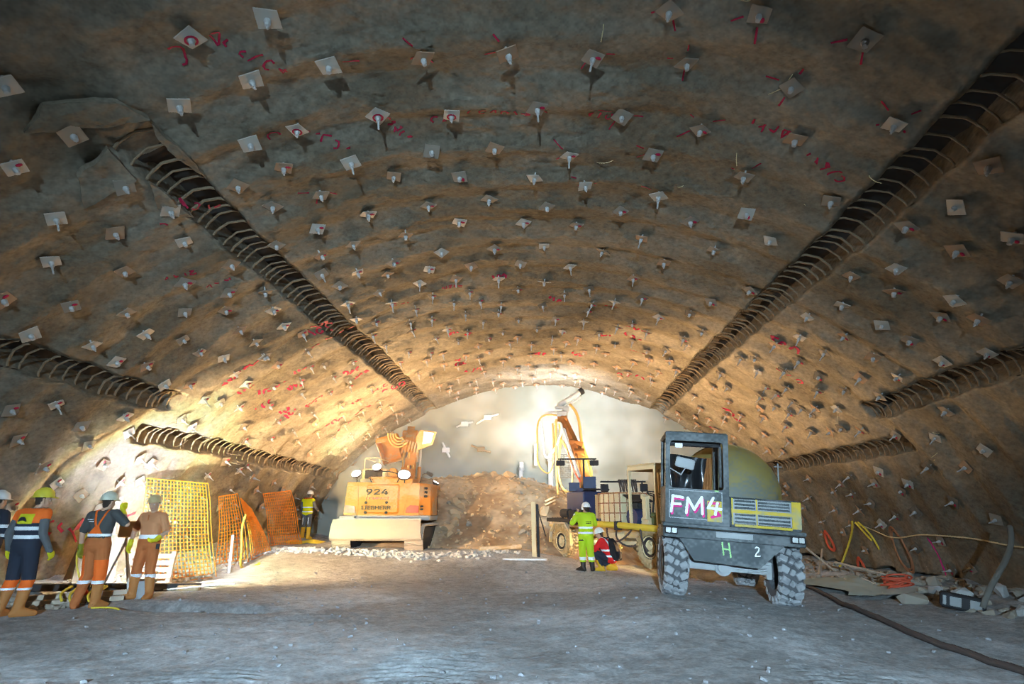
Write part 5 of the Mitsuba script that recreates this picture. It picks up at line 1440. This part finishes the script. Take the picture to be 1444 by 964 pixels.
def rock_mesh(seed, sub=2):
    g = np.random.default_rng(seed)
    p = g.normal(size=(14, 3))
    p /= np.linalg.norm(p, axis=1, keepdims=True)
    p *= g.uniform(0.75, 1.1, (14, 1)) * np.array([1.0, 0.8, 0.62])
    return trimesh.PointCloud(p).convex_hull


ROCKS = [rock_mesh(100 + i) for i in range(6)]
ROCK_DICT = {}


def rock(label, group, x, y, r, m, sink=0.3, z=None):
    i = int(RNG.integers(6))
    if (i, m) not in ROCK_DICT:
        ROCK_DICT[i, m] = mikit.ply(ROCKS[i], m, smooth=False)
    z = heap_z(x, y) if z is None else z
    M = frame(x, y, z + r * 0.62 * (1 - 2 * sink) * .8, RNG.uniform(0, 360), RNG.uniform(-20, 20)) @ np.diag([r, r, r, 1.0])
    key = thing('rock', label, 'rock', M, group)
    ORDINAL[key] = M[:3, 3]
    scene[key] = {**ROCK_DICT[i, m], 'to_world': T4(M)}


for k in range(34):
    x, y, tan = RNG.uniform(-4.2, 1.0), RNG.uniform(20.6, 24.6), RNG.random() < .6
    rock(f"{'tan' if tan else 'dark brown'} boulder {'low' if y < 22 else 'half way up' if y < 23.4 else 'high'} on the {'left' if x < -2.4 else 'middle' if x < -0.8 else 'right'} part of the muck heap", 'boulders in the muck heap', x, y, RNG.uniform(0.10, 0.24), 'm_rock_tan' if tan else 'm_rock')
rock('largest pale boulder on top of the muck heap, right of its middle', None, -1.35, 23.6, 0.36, 'm_rock_tan')
for k in range(8):
    rock('brown boulder stacked beside the right flank of the excavator', 'boulders beside the excavator', -3.2 + RNG.uniform(-.15, .3), 20.6 + 0.25 * k, RNG.uniform(0.22, 0.34), 'm_rock_tan')
def bank(u):
    """the rubble bank: along the left wall, then across in front of the excavator"""
    return np.interp(u, [0, 0.45, 0.58, 0.84, 1.0], [-8.9, -8.5, -7.0, -3.7, -0.9]), np.interp(u, [0, 0.45, 0.58, 0.84, 1.0], [13.5, 17.9, 18.0, 17.5, 18.3])


for k in range(40):
    u, pale = RNG.random(), RNG.random() < .7
    x, y = bank(u)
    rock(f"{'pale' if pale else 'grey'} block in the rubble bank, {'below the large net' if u < .25 else 'below the far nets' if u < .5 else 'left of the excavator' if u < .6 else 'before the excavator' if u < .85 else 'right of the excavator'}", 'blocks of the rubble bank', x + RNG.normal(0, .18), y + RNG.normal(0, .2), RNG.uniform(0.06, 0.14), 'm_rock_white' if pale else 'm_rock_grey')
for k in range(16):
    y, grey = RNG.uniform(8.0, 14), RNG.random() < .5
    rock(f"{'grey' if grey else 'brown'} rock at the foot of the right wall, {'nearer than' if y < 11 else 'beyond'} the lamp box", 'rocks at the foot of the right wall', RNG.uniform(7.2, 8.9), y, RNG.uniform(0.10, 0.30), 'm_rock_grey' if grey else 'm_rock')
rock('flat-topped grey block beside the black lamp box at the right wall', None, 6.75, 11.9, 0.30, 'm_rock')


def litter(n, xs, ys, rs, z=None, seed=1):
    g = np.random.default_rng(seed)
    out = []
    X_, Y_ = xs(g, n), ys(g, n)
    ZZ = np.maximum(ground(X_, Y_) + pile_h(X_, Y_), ground_rough(np.asarray(X_), np.asarray(Y_)))
    for x, y, zz in zip(X_, Y_, ZZ):
        r = g.uniform(*rs)
        q = ROCKS[int(g.integers(6))].copy()
        q.apply_transform(frame(x, y, zz + 0.2 * r, g.uniform(0, 360), g.uniform(-30, 30)) @ np.diag([r, r, r, 1.0]))
        out.append(q)
    return join(out)


U_ = lambda a, b: (lambda g, n: g.uniform(a, b, n))  # noqa: E731
solid('floor_stones', 'small grey stones strewn over the floor', 'stones', litter(420, U_(-7, 7), lambda g, n: 4.5 + 12 * g.random(n) ** 1.3, (0.012, 0.045), seed=2), 'm_stone', False, kind='stuff')
_u = np.random.default_rng(33).random(950)
_bx, _by = bank(_u)
solid('rubble_bank', 'bank of small pale rubble along the floor from the large net to the excavator', 'rubble', litter(950, lambda g, n: _bx + g.normal(0, .22, n), lambda g, n: _by + g.normal(0, .25, n), (0.03, 0.095), seed=3), 'm_rock_white', False, kind='stuff')
solid('heap_rubble', 'small broken rock on the slope of the muck heap', 'rubble', litter(600, U_(-4.5, 2.2), U_(19.8, 24.8), (0.03, 0.10), seed=4), 'm_rock_tan', False, kind='stuff')
solid('wall_rubble', 'dark rubble along the foot of the right wall', 'rubble', litter(420, U_(7.0, 9.2), U_(7.0, 22.0), (0.04, 0.16), seed=5), 'm_rock', False, kind='stuff')
solid('left_rubble', 'dark rubble along the foot of the left wall behind the workers', 'rubble', litter(260, U_(-9.4, -7.9), U_(7.0, 15.0), (0.03, 0.12), seed=6), 'm_rock', False, kind='stuff')


# ------------------------------------------------------------------ things on the tunnel face
def on_face(x, z):
    return np.array([x, float(face_y(x, z)) - 0.05, z])


def bracket(label, a, b, bend, m):
    a3, b3 = on_face(*a), on_face(*b)
    t = thing('bracket_bar', label, 'steel bar', None)
    part(t, 'bar', join(tube([a3, (a3 + b3) / 2 + [0, -0.05, bend], b3], 0.045, 8, 14)), m, True)
    mid = (a3 + b3) / 2
    part(t, 'plate', box(0.34, 0.06, 0.22, mid + [0, -0.07, bend], 0.02), m, 30)


bracket('rusty bent bar on the middle left of the tunnel face', (-3.15, 4.48), (-2.29, 4.17), -0.03, 'm_rib')
bracket('pale bent bar on the upper face, nearest the boom', (-2.95, 5.42), (-1.95, 5.85), 0.06, 'm_pale_steel')
bracket('pale bar on the upper left of the tunnel face', (-3.85, 5.30), (-3.10, 5.52), 0.0, 'm_pale_steel')
bracket('steep pale bar with two prongs at the left end of the tunnel face', (-4.45, 4.60), (-4.10, 3.95), 0.0, 'm_white')
for label, x, z0, z1, r in (('pale pipe standing out of the heap at the middle of the tunnel face', -0.98, 2.6, 3.72, 0.10), ('tall pale pipe standing behind the boom hoses', 0.30, 2.3, 4.1, 0.12)):
    t = thing('standing_pipe', label, 'pipe')
    yy = float(face_y(x, 3)) - 0.25
    part(t, 'pipe', bar((x, yy, z0), (x + 0.04, yy + 0.1, z1), r, 14), 'm_pale_steel', 40)
    part(t, 'collar', bar((x + .03, yy + .08, z1 - 0.35), (x + .03, yy + .08, z1 - 0.22), r * 1.4, 14), 'm_grey_steel', 40)
solid('strip_sign', 'narrow white strip with small red marks hanging at the tunnel face', 'strip', join(box(0.13, 0.03, 0.95, on_face(-0.33, 4.05) + [0, -0.12, 0]), [box(0.05, 0.01, 0.05, on_face(-0.33, 4.05) + [0.0, -0.14, 0.3 - 0.1 * i]) for i in range(1)]), 'm_white')
t = thing('wire_grid', 'grey wire grid leaning at the foot of the tunnel face behind the boom', 'wire grid')
part(t, 'wires', join([bar((0.72 + 0.07 * i, 24.9, 3.0), (0.72 + 0.07 * i, 25.2, 4.0), 0.008, 5) for i in range(9)], [bar((0.70, 24.9 + .3 * q, 3.0 + q), (1.30, 24.9 + .3 * q, 3.0 + q), 0.008, 5) for q in np.linspace(0, 1, 12)]), 'm_wire', False)
t = thing('timber_post', 'squared timber post standing upright left of the rig', 'post')
pz = gz(-0.28, 18.2)
part(t, 'post', beam((-0.30, 18.2, pz - 0.05), (-0.32, 18.2, 1.92), 0.15, 0.13), 'm_cream', 30)
part(t, 'stay', join(beam((-0.17, 18.25, pz - .05), (-0.20, 18.25, 1.85), 0.10, 0.08), bar((-0.2, 18.2, 1.75), (0.05, 18.9, 0.9), 0.018, 6)), 'm_dark', 30, 'dark steel beside the timber')
t = thing('lump', 'pale split block of rock stuck on the heap behind the timber post', 'rock', None)
part(t, 'block', rot(hullpts([(0, 0, 0), (.3, 0, .05), (.35, .2, .3), (.02, .2, .3), (.1, 0, .36), (.3, .1, .4)]), [0, 1, 0], 15).apply_translation([-0.2, 21.6, heap_z(0, 21.6) + .1]), 'm_rock_tan', False)
for s in (0, 1):
    part(t, 'prong', bar((0.05, 21.6, heap_z(0, 21.6) + .45 + .12 * s), (0.42, 21.6, heap_z(0, 21.6) + .62 + .12 * s), 0.035, 6), 'm_cream', 30)
bz = gz(-0.6, 17.3)
solid('floor_plank', 'bluish white plank lying flat on the floor before the timber post', 'plank', rot(box(1.25, 0.22, 0.05, (-0.55, 17.35, bz + 0.03), 0.012), [0, 0, 1], -6, (-0.55, 17.35, 0)), 'm_white')
solid('round_log', 'brown round timber lying at the foot of the muck heap', 'log', bar((-2.0, 18.9, gz(-2, 18.9) + .05), (-0.75, 19.6, gz(-.75, 19.6) + .12), 0.075, 12), 'm_wood')

# ------------------------------------------------------------------ orange safety nets along the left wall
def net(label, top0, top1, bot0, bot1, cell, sag, seed):
    """a sheet of netting between four corners: strips of plastic"""
    a, b, c, d = (P_(q, ) if isinstance(q, np.ndarray) else np.array(q, float) for q in (top0, top1, bot0, bot1))
    g = np.random.default_rng(seed)
    ph = g.uniform(0, 6, 4)

    def pt(u, v):
        p = (a * (1 - u) + b * u) * (1 - v) + (c * (1 - u) + d * u) * v
        o = sag * (0.5 * math.sin(5 * u + ph[0] + 2 * v) + 0.3 * math.sin(11 * u + ph[1] - 3 * v)) * (0.3 + v) + 0.06 * math.sin(6 * v + ph[2])
        return p + np.array([0.75, -0.66, 0]) * o
    W, H_ = np.linalg.norm(b - a), np.linalg.norm(c - a)
    nu, nv = int(W / cell), int(H_ / cell)
    us, vs_ = np.linspace(0, 1, nu + 1), np.linspace(0, 1, nv + 1)
    t = thing('safety_net', label, 'safety net')
    strips = []
    for u in us:
        strips.append(frame_tube([pt(u, v) for v in vs_[::2]], 0.013, 4))
    for v in vs_:
        strips.append(frame_tube([pt(u, v) for u in us[::2]], 0.008, 4))
    part(t, 'mesh', join(strips), 'm_net', False)
    part(t, 'hem', join(frame_tube([pt(u, 0) for u in us], 0.015, 5), frame_tube([pt(0, v) for v in vs_], 0.011, 5), frame_tube([pt(1, v) for v in vs_], 0.011, 5)), 'm_net', True)


def z_(x, y):
    return gz(x, y) + 0.02


net('largest orange safety net, brightly lit, next to the worker facing the camera', (-9.15, 13.3, 2.35), (-8.55, 14.8, 2.30), (-8.72, 13.0, z_(-8.7, 13.0)), (-7.95, 14.7, z_(-7.95, 14.7)), 0.085, 0.07, 1)
net('narrow orange safety net behind the white stake', (-8.85, 16.0, 2.02), (-8.75, 16.8, 2.12), (-8.55, 15.8, z_(-8.5, 15.8)), (-8.00, 16.4, z_(-8.0, 16.4)), 0.085, 0.06, 2)
net('dim orange safety net hanging next to the yellow hose', (-8.70, 16.9, 2.0), (-8.72, 17.7, 1.7), (-8.0, 16.6, z_(-8, 16.6)), (-7.95, 17.6, z_(-7.95, 17.6)), 0.085, 0.06, 3)
net('farthest orange safety net, left of the worker in the yellow vest', (-9.20, 19.3, 2.2), (-8.85, 20.6, 2.35), (-8.75, 19.2, z_(-8.75, 19.2)), (-8.25, 20.6, z_(-8.25, 20.6)), 0.09, 0.06, 4)
solid('white_stake', 'white stake standing in front of the narrow orange net', 'stake', bar((-7.95, 15.3, gz(-7.95, 15.3) - .05), (-7.97, 15.3, 1.05), 0.035, 8), 'm_white')
solid('yellow_hose', 'yellow hose hanging down between the orange nets', 'hose', tube([(-8.1, 16.1, 1.55), (-8.12, 16.05, 1.0), (-8.05, 16.0, 0.6), (-7.95, 15.9, gz(-7.95, 15.9) + .03), (-7.6, 16.2, gz(-7.6, 16.2) + .04)], 0.03, 7, 24), 'm_hose_yellow', True)
solid('yellow_tarp', 'crumpled yellow sheet on the ground near the worker in the yellow vest', 'sheet', join([hullpts([(-9.0 + .5 * i, 20.6 + .3 * i, gz(-8.8, 20.8) + .0), (-8.3 + .5 * i, 20.5 + .3 * i, gz(-8.3, 20.5)), (-8.2 + .5 * i, 21.0 + .3 * i, gz(-8.2, 21) + .05), (-8.9 + .5 * i, 21.1 + .3 * i, gz(-8.5, 21) + .04), (-8.6 + .5 * i, 20.8 + .3 * i, gz(-8.6, 20.8) + .14)]) for i in range(2)]), 'm_hose_yellow', False)

# floodlight behind the workers, its beam on the left wall
t = thing('floodlight', 'floodlight on a pale metal stand behind the workers, shining at the left wall', 'floodlight')
fc = np.array([-8.10, 11.55, 1.27])
aim = np.array([-0.50, 0.85, -0.03])
aim /= np.linalg.norm(aim)
lx = np.cross(aim, [0, 0, 1.0])
lx /= np.linalg.norm(lx)
FM = np.eye(4)
FM[:3, 0], FM[:3, 1], FM[:3, 2], FM[:3, 3] = lx, np.cross(aim, lx), aim, fc
hk = part(t, 'housing', box(0.34, 0.30, 0.10, (0, 0, -0.06), 0.02).apply_transform(FM), 'm_plywood', 30)
key = part(hk, 'lens', box(0.28, 0.24, 0.008, (0, 0, 0.002), 0.001).apply_transform(FM), None, False, 'lit lens')
scene[key]['emitter'] = {'type': 'area', 'radiance': rgbs((1.0, 0.68, 0.34), FLOOD / 0.067 / math.pi)}
scene[key]['bsdf'] = {'type': 'diffuse', 'reflectance': {'type': 'rgb', 'value': [0.5, 0.5, 0.5]}}
flap = box(0.012, 0.30, 0.30, (-0.17, 0.0, 0.15), 0.004)
flap.apply_transform(FM)
part(hk, 'flap', flap, 'm_plywood', 30, 'side flap that cuts the beam')
fz0 = gz(-8.1, 11.5)
for q in ((-0.25, -0.2), (0.3, -0.15), (0.0, 0.35)):
    part(t, 'leg', bar((fc[0] + q[0], fc[1] + q[1], fz0), (fc[0], fc[1] - 0.05, 1.05), 0.02, 8), 'm_pale_steel', 30)
part(t, 'yoke', join(bar((fc[0], fc[1] - .05, 1.02), (fc[0], fc[1] - .05, 1.20), 0.025, 8)), 'm_pale_steel', 30)

# an added lamp, unseen behind the truck, that brightens the vault
t = thing('floodlight', 'low floodlight on the floor behind the mixer truck, turned up at the vault', 'floodlight')
f2 = np.array([4.1, 19.0, gz(4.1, 19.0) + 0.42])
lamp(t, f2, 0.14, (-0.40, -0.12, 1.0), ADDED_LAMP * 2.0, WARM, sub='housing')
for q in ((-0.25, -0.2), (0.25, -0.2), (0.0, 0.3)):
    part(t, 'leg', bar((f2[0] + q[0], f2[1] + q[1], gz(4.1, 19) - .02), f2 + [0, 0, -0.08], 0.016, 6), 'm_grey_steel', 30)

# ------------------------------------------------------------------ clutter behind the workers at the left
def lying(name, label, cat, a, b, w, h, m, group=None, lift=0.0):
    za, zb = gz(*a) + h / 2 + lift, gz(*b) + h / 2 + lift
    return solid(name, label, cat, beam((*a, za), (*b, zb), w, h), m, 30, group=group)


lying('steel_girder', 'long dark steel girder lying behind the first two workers', 'girder', (-9.2, 10.6), (-7.0, 12.4), 0.18, 0.12, 'm_dark')
lying('timber', 'upper one of two squared timbers lying between the first two workers', 'timber', (-8.75, 10.05), (-7.45, 10.85), 0.10, 0.08, 'm_beam_timber', lift=0.09)
lying('timber', 'lower one of two squared timbers lying between the first two workers', 'timber', (-8.75, 9.90), (-7.40, 10.72), 0.10, 0.08, 'm_beam_timber')
lying('timber', 'timber lying under the floodlight behind the worker in braces', 'timber', (-8.3, 11.9), (-6.9, 12.2), 0.12, 0.10, 'm_wood')
for i, (x, y, lab) in enumerate(((-9.05, 11.75, 'left one of two plywood boards leaning on the wall between the first two workers'), (-8.72, 11.95, 'right one of two plywood boards leaning on the wall between the first two workers'))):
    g = box(0.30, 0.03, 1.05, (0, 0, 0.525), 0.006)
    g.apply_transform(frame(x, y, gz(x, y) - 0.02, 20, 0, -10))
    solid('plywood_board', lab, 'board', g, 'm_plywood')
t = thing('pallet', 'wooden pallet standing on edge behind the worker in braces', 'pallet', frame(-8.35, 12.65, gz(-8.35, 12.65) - .02, 12, 0, -12))
for i in range(5):
    part(t, 'slat', box(0.95, 0.022, 0.09, (0, 0, 0.10 + 0.135 * i), 0.004), 'm_wood', 30)
for x in (-0.42, 0.0, 0.42):
    part(t, 'bearer', box(0.09, 0.09, 0.74, (x, 0.06, 0.37), 0.006), 'm_wood', 30)
t = thing('grey_crate', 'grey metal bucket on the ground between the second and third worker', 'bucket', frame(-7.35, 11.1, gz(-7.35, 11.1) - .02, 10))
part(t, 'shell', mv(trimesh.creation.revolve(np.array([(0.0, 0.0), (0.16, 0.0), (0.20, 0.30), (0.21, 0.30), (0.21, .31), (0.19, .31), (0.15, 0.02), (0.0, .02)]), sections=24), 0, 0, 0), 'm_grey_steel', 40)
part(t, 'handle', tube([(-0.2, 0, 0.3), (-0.17, .12, .27), (0, 0.2, 0.24), (0.17, .12, .27), (0.2, 0, 0.3)], 0.008, 6), 'm_grey_steel', True)
for k in range(5):
    x = -8.30 + 0.16 * k
    solid('yellow_strap', ('leftmost', 'second-from-left', 'middle', 'fourth-from-left', 'rightmost')[k] + ' yellow webbing strap draped over the timbers between the first two workers', 'strap', tube([(x - 0.25, 10.85, gz(x, 10.8) + .22), (x, 10.55, gz(x, 10.5) + .24), (x + 0.12, 10.25, gz(x, 10.2) + .20), (x + .3, 10.05, gz(x, 10.1) + .10)], 0.022, 6, 16), 'm_hose_yellow', True, group='yellow straps on the beams')
solid('leaning_rod', 'dark rod leaning behind the right arm of the first worker', 'rod', bar((-7.75, 10.3, gz(-7.75, 10.3)), (-8.35, 11.0, 1.05), 0.02, 8), 'm_dark')
solid('yellow_cable', 'yellow cable hanging behind the first worker', 'cable', tube([(-8.35, 10.9, 1.3), (-8.4, 10.7, 0.8), (-8.15, 10.6, 0.4), (-7.9, 10.5, gz(-7.9, 10.5) + .03)], 0.015, 6, 20), 'm_hose_yellow', True)
solid('lime_tape', 'lime green tape hanging beside the glove of the first worker', 'tape', beam((-8.03, 10.4, 1.08), (-7.92, 10.35, 0.45), 0.05, 0.012), 'm_lime')
solid('red_ball', 'small red cap on the ground rod behind the first worker', 'cap', mv(trimesh.creation.icosphere(subdivisions=2, radius=0.05), -7.78, 10.25, gz(-7.75, 10.3) + .20), 'm_hose_red', True)
solid('yellow_line', 'short yellow line on the ground at the boots of the worker in braces', 'line', tube([(-7.25, 9.75, gz(-7.25, 9.75) + .015), (-7.0, 9.8, gz(-7, 9.8) + .02), (-6.75, 9.7, gz(-6.75, 9.7) + .015)], 0.014, 6), 'm_hose_yellow', True)
for k, (x, y, a) in enumerate(((-7.0, 12.1, 20), (-6.75, 12.6, -25), (-7.25, 12.75, 50), (-7.9, 12.1, 70))):
    lab = ('pale lath lying behind the boots of the worker facing the camera', 'pale lath lying below the large net', 'pale lath crossing the others under the large net', 'pale lath leaning at the foot of the floodlight')[k]
    q = np.array([math.cos(math.radians(a)), math.sin(math.radians(a))]) * 0.5
    solid('lath', lab, 'lath', beam((x - q[0], y - q[1], gz(x - q[0], y - q[1]) + .03), (x + q[0], y + q[1], gz(x + q[0], y + q[1]) + .10), 0.06, 0.025), 'm_white')
g = hullpts([(0, 0, 0), (0.75, 0, 0.05), (0.62, 0.1, 1.75), (0.15, 0.1, 1.55), (0.4, .12, .9)])
g.apply_transform(frame(-9.55, 11.9, gz(-9.4, 11.9), 15, 0, -14))
solid('slab', 'tall grey slab leaning on the wall between the first two workers', 'slab', g, 'm_rock', False)

# ------------------------------------------------------------------ clutter along the right wall
def wall_line(sy, lift=0.06):
    a = np.array(sy, float)
    p, _ = surf(a[:, 0], a[:, 1], 0.0)
    _, n = surf(a[:, 0], a[:, 1], 0.0)
    return p + n * (lift + 0.0)


solid('wall_cable', 'thin pale cable strung along the right wall', 'cable', tube(wall_line([(11.74, 18.4), (11.99, 17.7), (12.12, 16.85), (12.0, 15.6), (11.97, 14.5), (12.03, 13.7), (12.13, 12.5), (12.0, 11.0), (11.9, 9.0)], 0.1), 0.018, 6, 70), 'm_cream', True)
p = wall_line([(11.67, 18.4), (12.1, 18.9), (12.5, 19.3)], 0.12)
solid('yellow_hose', 'long yellow hose hanging from a bolt down to the floor at the right wall', 'hose', tube(list(p) + [p[-1] + [-0.25, 0.2, -0.6], p[-1] + [-0.6, 0.4, -1.0]], 0.03, 7, 40), 'm_hose_yellow', True)
for k, (ds, l) in enumerate(((0.55, 'short yellow hose loop on the bolt, left of two beside the long one'), (0.8, 'second yellow hose loop on the bolt, right beside the long one'))):
    p = wall_line([(11.7 , 18.25 - .1 * k), (11.9, 18.15 - .15 * k), (11.7 + ds, 17.95 - .15 * k)], 0.12)
    solid('yellow_hose', l, 'hose', tube(p, 0.028, 7, 20), 'm_hose_yellow', True)


def coil(name, label, s, y, r, n, m, thick=0.020, tilt=1.0):
    p, nr = surf(np.array([s]), np.array([y]), 0.0)
    p, nr = p[0] + nr[0] * 0.10, nr[0]
    e1 = np.array([0, 1.0, 0])
    e2 = np.cross(nr, e1)
    pts = []
    for i in range(n * 14):
        a = i * 2 * math.pi / 14
        w = 1 + 0.12 * math.sin(i * 0.37)
        pts.append(p + e1 * r * .62 * w * math.cos(a) + e2 * r * tilt * w * math.sin(a) + nr * (0.015 * math.sin(i * .9)) + nr * 0.006 * (i / 14))
    solid(name, label, 'hose', tube(pts, thick, 6, n * 28), m, True)


coil('hose_coil', 'small bright red hose coil hanging on the right wall behind the truck', 12.35, 20.5, 0.30, 5, 'm_hose_red')
coil('hose_coil', 'reddish hose coil hanging below the yellow hoses on the right wall', 13.15, 19.0, 0.34, 5, 'm_hose_red', 0.016)
coil('hose_coil', 'large rust brown hose coil hanging in the middle of the right wall', 12.45, 16.75, 0.42, 3, 'm_cage', 0.018, 1.3)
pts_ = [(7.25 + 0.35 * math.cos(i * 1.9) * RNG.uniform(.5, 1), 13.3 + 0.30 * math.sin(i * 1.9) * RNG.uniform(.5, 1), gz(7.3, 13.3) + 0.05 + 0.26 * RNG.random()) for i in range(22)]
solid('hose_tangle', 'tangle of orange red cable on the floor at the foot of the right wall', 'cable', tube(pts_, 0.018, 6, 160), 'm_hose_red', True)
for k, (l, o) in enumerate((('upper white hose lying at the foot of the right wall', 0.0), ('lower white hose lying at the foot of the right wall', 0.35))):
    solid('white_hose', l, 'hose', tube([(7.9 - o, 16.6, gz(7.9 - o, 16.6) + .05), (7.6 - o, 15.6, gz(7.6 - o, 15.6) + .05), (7.3 - o, 14.6, gz(7.3 - o, 14.6) + .05), (7.1 - o, 13.6, gz(7.1 - o, 13.6) + .05), (7.1 - o, 12.9, gz(7.1 - o, 12.9) + .05)], 0.03, 7, 40), 'm_hose_white', True)
hx_ = [(6.3, 16.6), (6.13, 15.84), (5.67, 13.2), (5.24, 11.18), (5.0, 9.67), (4.93, 8.67), (5.0, 7.88), (5.1, 7.24), (5.4, 6.2)]
sp_ = CubicSpline(np.arange(len(hx_)), np.array(hx_))(np.linspace(0, len(hx_) - 1, 60))
solid('floor_hose', 'long dark red hose snaking over the floor from the truck to the bottom right corner', 'hose', tube([(x, y, gz(x, y) + 0.045) for x, y in sp_], 0.042, 9, 160), 'm_hose_dark', True)
solid('plastic_sheet', 'greenish plastic sheet crumpled on the floor right of the truck', 'sheet', (lambda q: trimesh.Trimesh(q, grid_faces(16, 12)[:, ::-1], process=False))(
    [(5.9 + 1.5 * u + 0.25 * math.sin(9 * v), 12.6 + 3.6 * v, gz(5.9 + 1.5 * u, 12.6 + 3.6 * v) + 0.05 + 0.10 * float(meshkit.fbm(np.array([u * 5, v * 8, 0.3]), 3))) for u in np.linspace(0, 1, 16) for v in np.linspace(0, 1, 12)]), 'm_sheet', True)
t = thing('lamp_box', 'black twin lamp box with square pale lenses at the foot of the right wall', 'lamp', frame(7.0, 11.0, gz(7.0, 11.0) + 0.12, -28, 10))
part(t, 'housing', box(0.62, 0.26, 0.24, (0, 0, 0), 0.03), 'm_dark', 30)
for x in (-0.10, 0.17):
    part(t, 'lens', box(0.16, 0.02, 0.15, (x, -0.132, 0), 0.012), 'm_grey_steel', 30, 'square pale lens')
part(t, 'side_lens', box(0.05, 0.02, 0.15, (-0.25, -0.132, 0), 0.008), 'm_grey_steel', 30)
solid('bent_pipe', 'bent pale pipe rising from the black lamp box to the right wall', 'pipe', tube([(7.15, 10.75, gz(7.15, 10.75) + .06), (7.5, 10.8, 0.55), (7.95, 11.0, 0.95), (8.2, 11.2, 1.35)], 0.045, 9, 24), 'm_wire', True)
for k, (y0, y1) in enumerate(((12.4, 13.6), (13.7, 15.0))):
    t = thing('wire_mesh', ('nearer', 'farther')[k] + ' piece of wire mesh showing under the broken edge of the right wall lining', 'wire mesh')
    ws = []
    for s in np.linspace(13.2, 14.1, 11):
        p, nr = surf(np.array([s, s]), np.array([y0, y1]), 0.05)
        ws.append(bar(p[0], p[1], 0.007, 5))
    for y in np.arange(y0, y1, 0.09):
        p, nr = surf(np.array([13.2, 14.1]), np.array([y, y]), 0.05)
        ws.append(bar(p[0], p[1], 0.007, 5))
    part(t, 'wires', join(ws), 'm_pale_steel', False)
for k, (a, b, c) in enumerate((((8.0, 17.6, 0.3), (7.3, 18.4, 0.9), 'pale stick leaning behind the right wheel of the truck'), ((7.4, 17.3, .15), (8.3, 18.9, 0.55), 'pale stick lying behind the right wheel of the truck'), ((8.3, 15.2, .3), (7.6, 16.7, .35), 'pale stick lying below the hose coils'))):
    a, b = (a[0], a[1], gz(a[0], a[1]) + 0.02), (b[0], b[1], max(b[2], gz(b[0], b[1]) + .04))
    solid('stick', c, 'stick', bar(a, b, 0.03, 7), 'm_beam_timber')
# loose wires and straws that stick out of the vault
for k in range(26):
    s, y = (RNG.uniform(0.5, 5.0), RNG.uniform(5, 9)) if k < 9 else ((RNG.uniform(-10.2, -9.0), RNG.uniform(12.5, 18)) if k < 18 else (RNG.uniform(8.2, 10.2), RNG.uniform(11, 17)))
    p, nr = (q[0] for q in surf(np.array([s]), np.array([y]), 0.0))
    d = RNG.normal(0, 0.10, 3)
    owner = 'ceiling' if s < 5.3 and s > -4.9 else 'wall_left' if s < 0 else 'wall_right'
    part(owner, 'loose_wire', tube([p, p + nr * 0.08 + d * .5, p + nr * 0.13 + d * 1.3], 0.006, 5, 8), 'm_cream', True)
# look-alikes of one label are told apart by their order from the left
same = {}
for key, p in ORDINAL.items():
    same.setdefault(labels[key]['label'], []).append((float((np.asarray(p) - EYE) @ np.array([math.cos(YAW), math.sin(YAW), 0]) / ((np.asarray(p) - EYE) @ FWD)), key))
NTH = ('first', 'second', 'third', 'fourth', 'fifth', 'sixth', 'seventh', 'eighth')
for text, keys in same.items():
    keys.sort()
    n = len(keys)
    for i, (_, key) in enumerate(keys):
        if 1 < n <= 9:
            labels[key]['label'] = ('leftmost ' if i == 0 else 'rightmost ' if i == n - 1 else 'middle ' if n == 3 else NTH[i] + '-from-left ') + text

# ------------------------------------------------------------------ dust haze hanging over the excavator
scene['dust_haze'] = {'type': 'cube', 'to_world': T4().translate([-4.6, 21.0, 4.0]).scale([3.6, 2.6, 1.9]), 'bsdf': {'type': 'null'},
                      'interior': {'type': 'homogeneous', 'albedo': {'type': 'rgb', 'value': [0.9, 0.88, 0.84]}, 'sigma_t': 0.05, 'phase': {'type': 'hg', 'g': 0.5}}}
labels['dust_haze'] = {'label': 'thin dust haze hanging in the air over the excavator and its boom', 'category': 'haze', 'kind': 'stuff'}
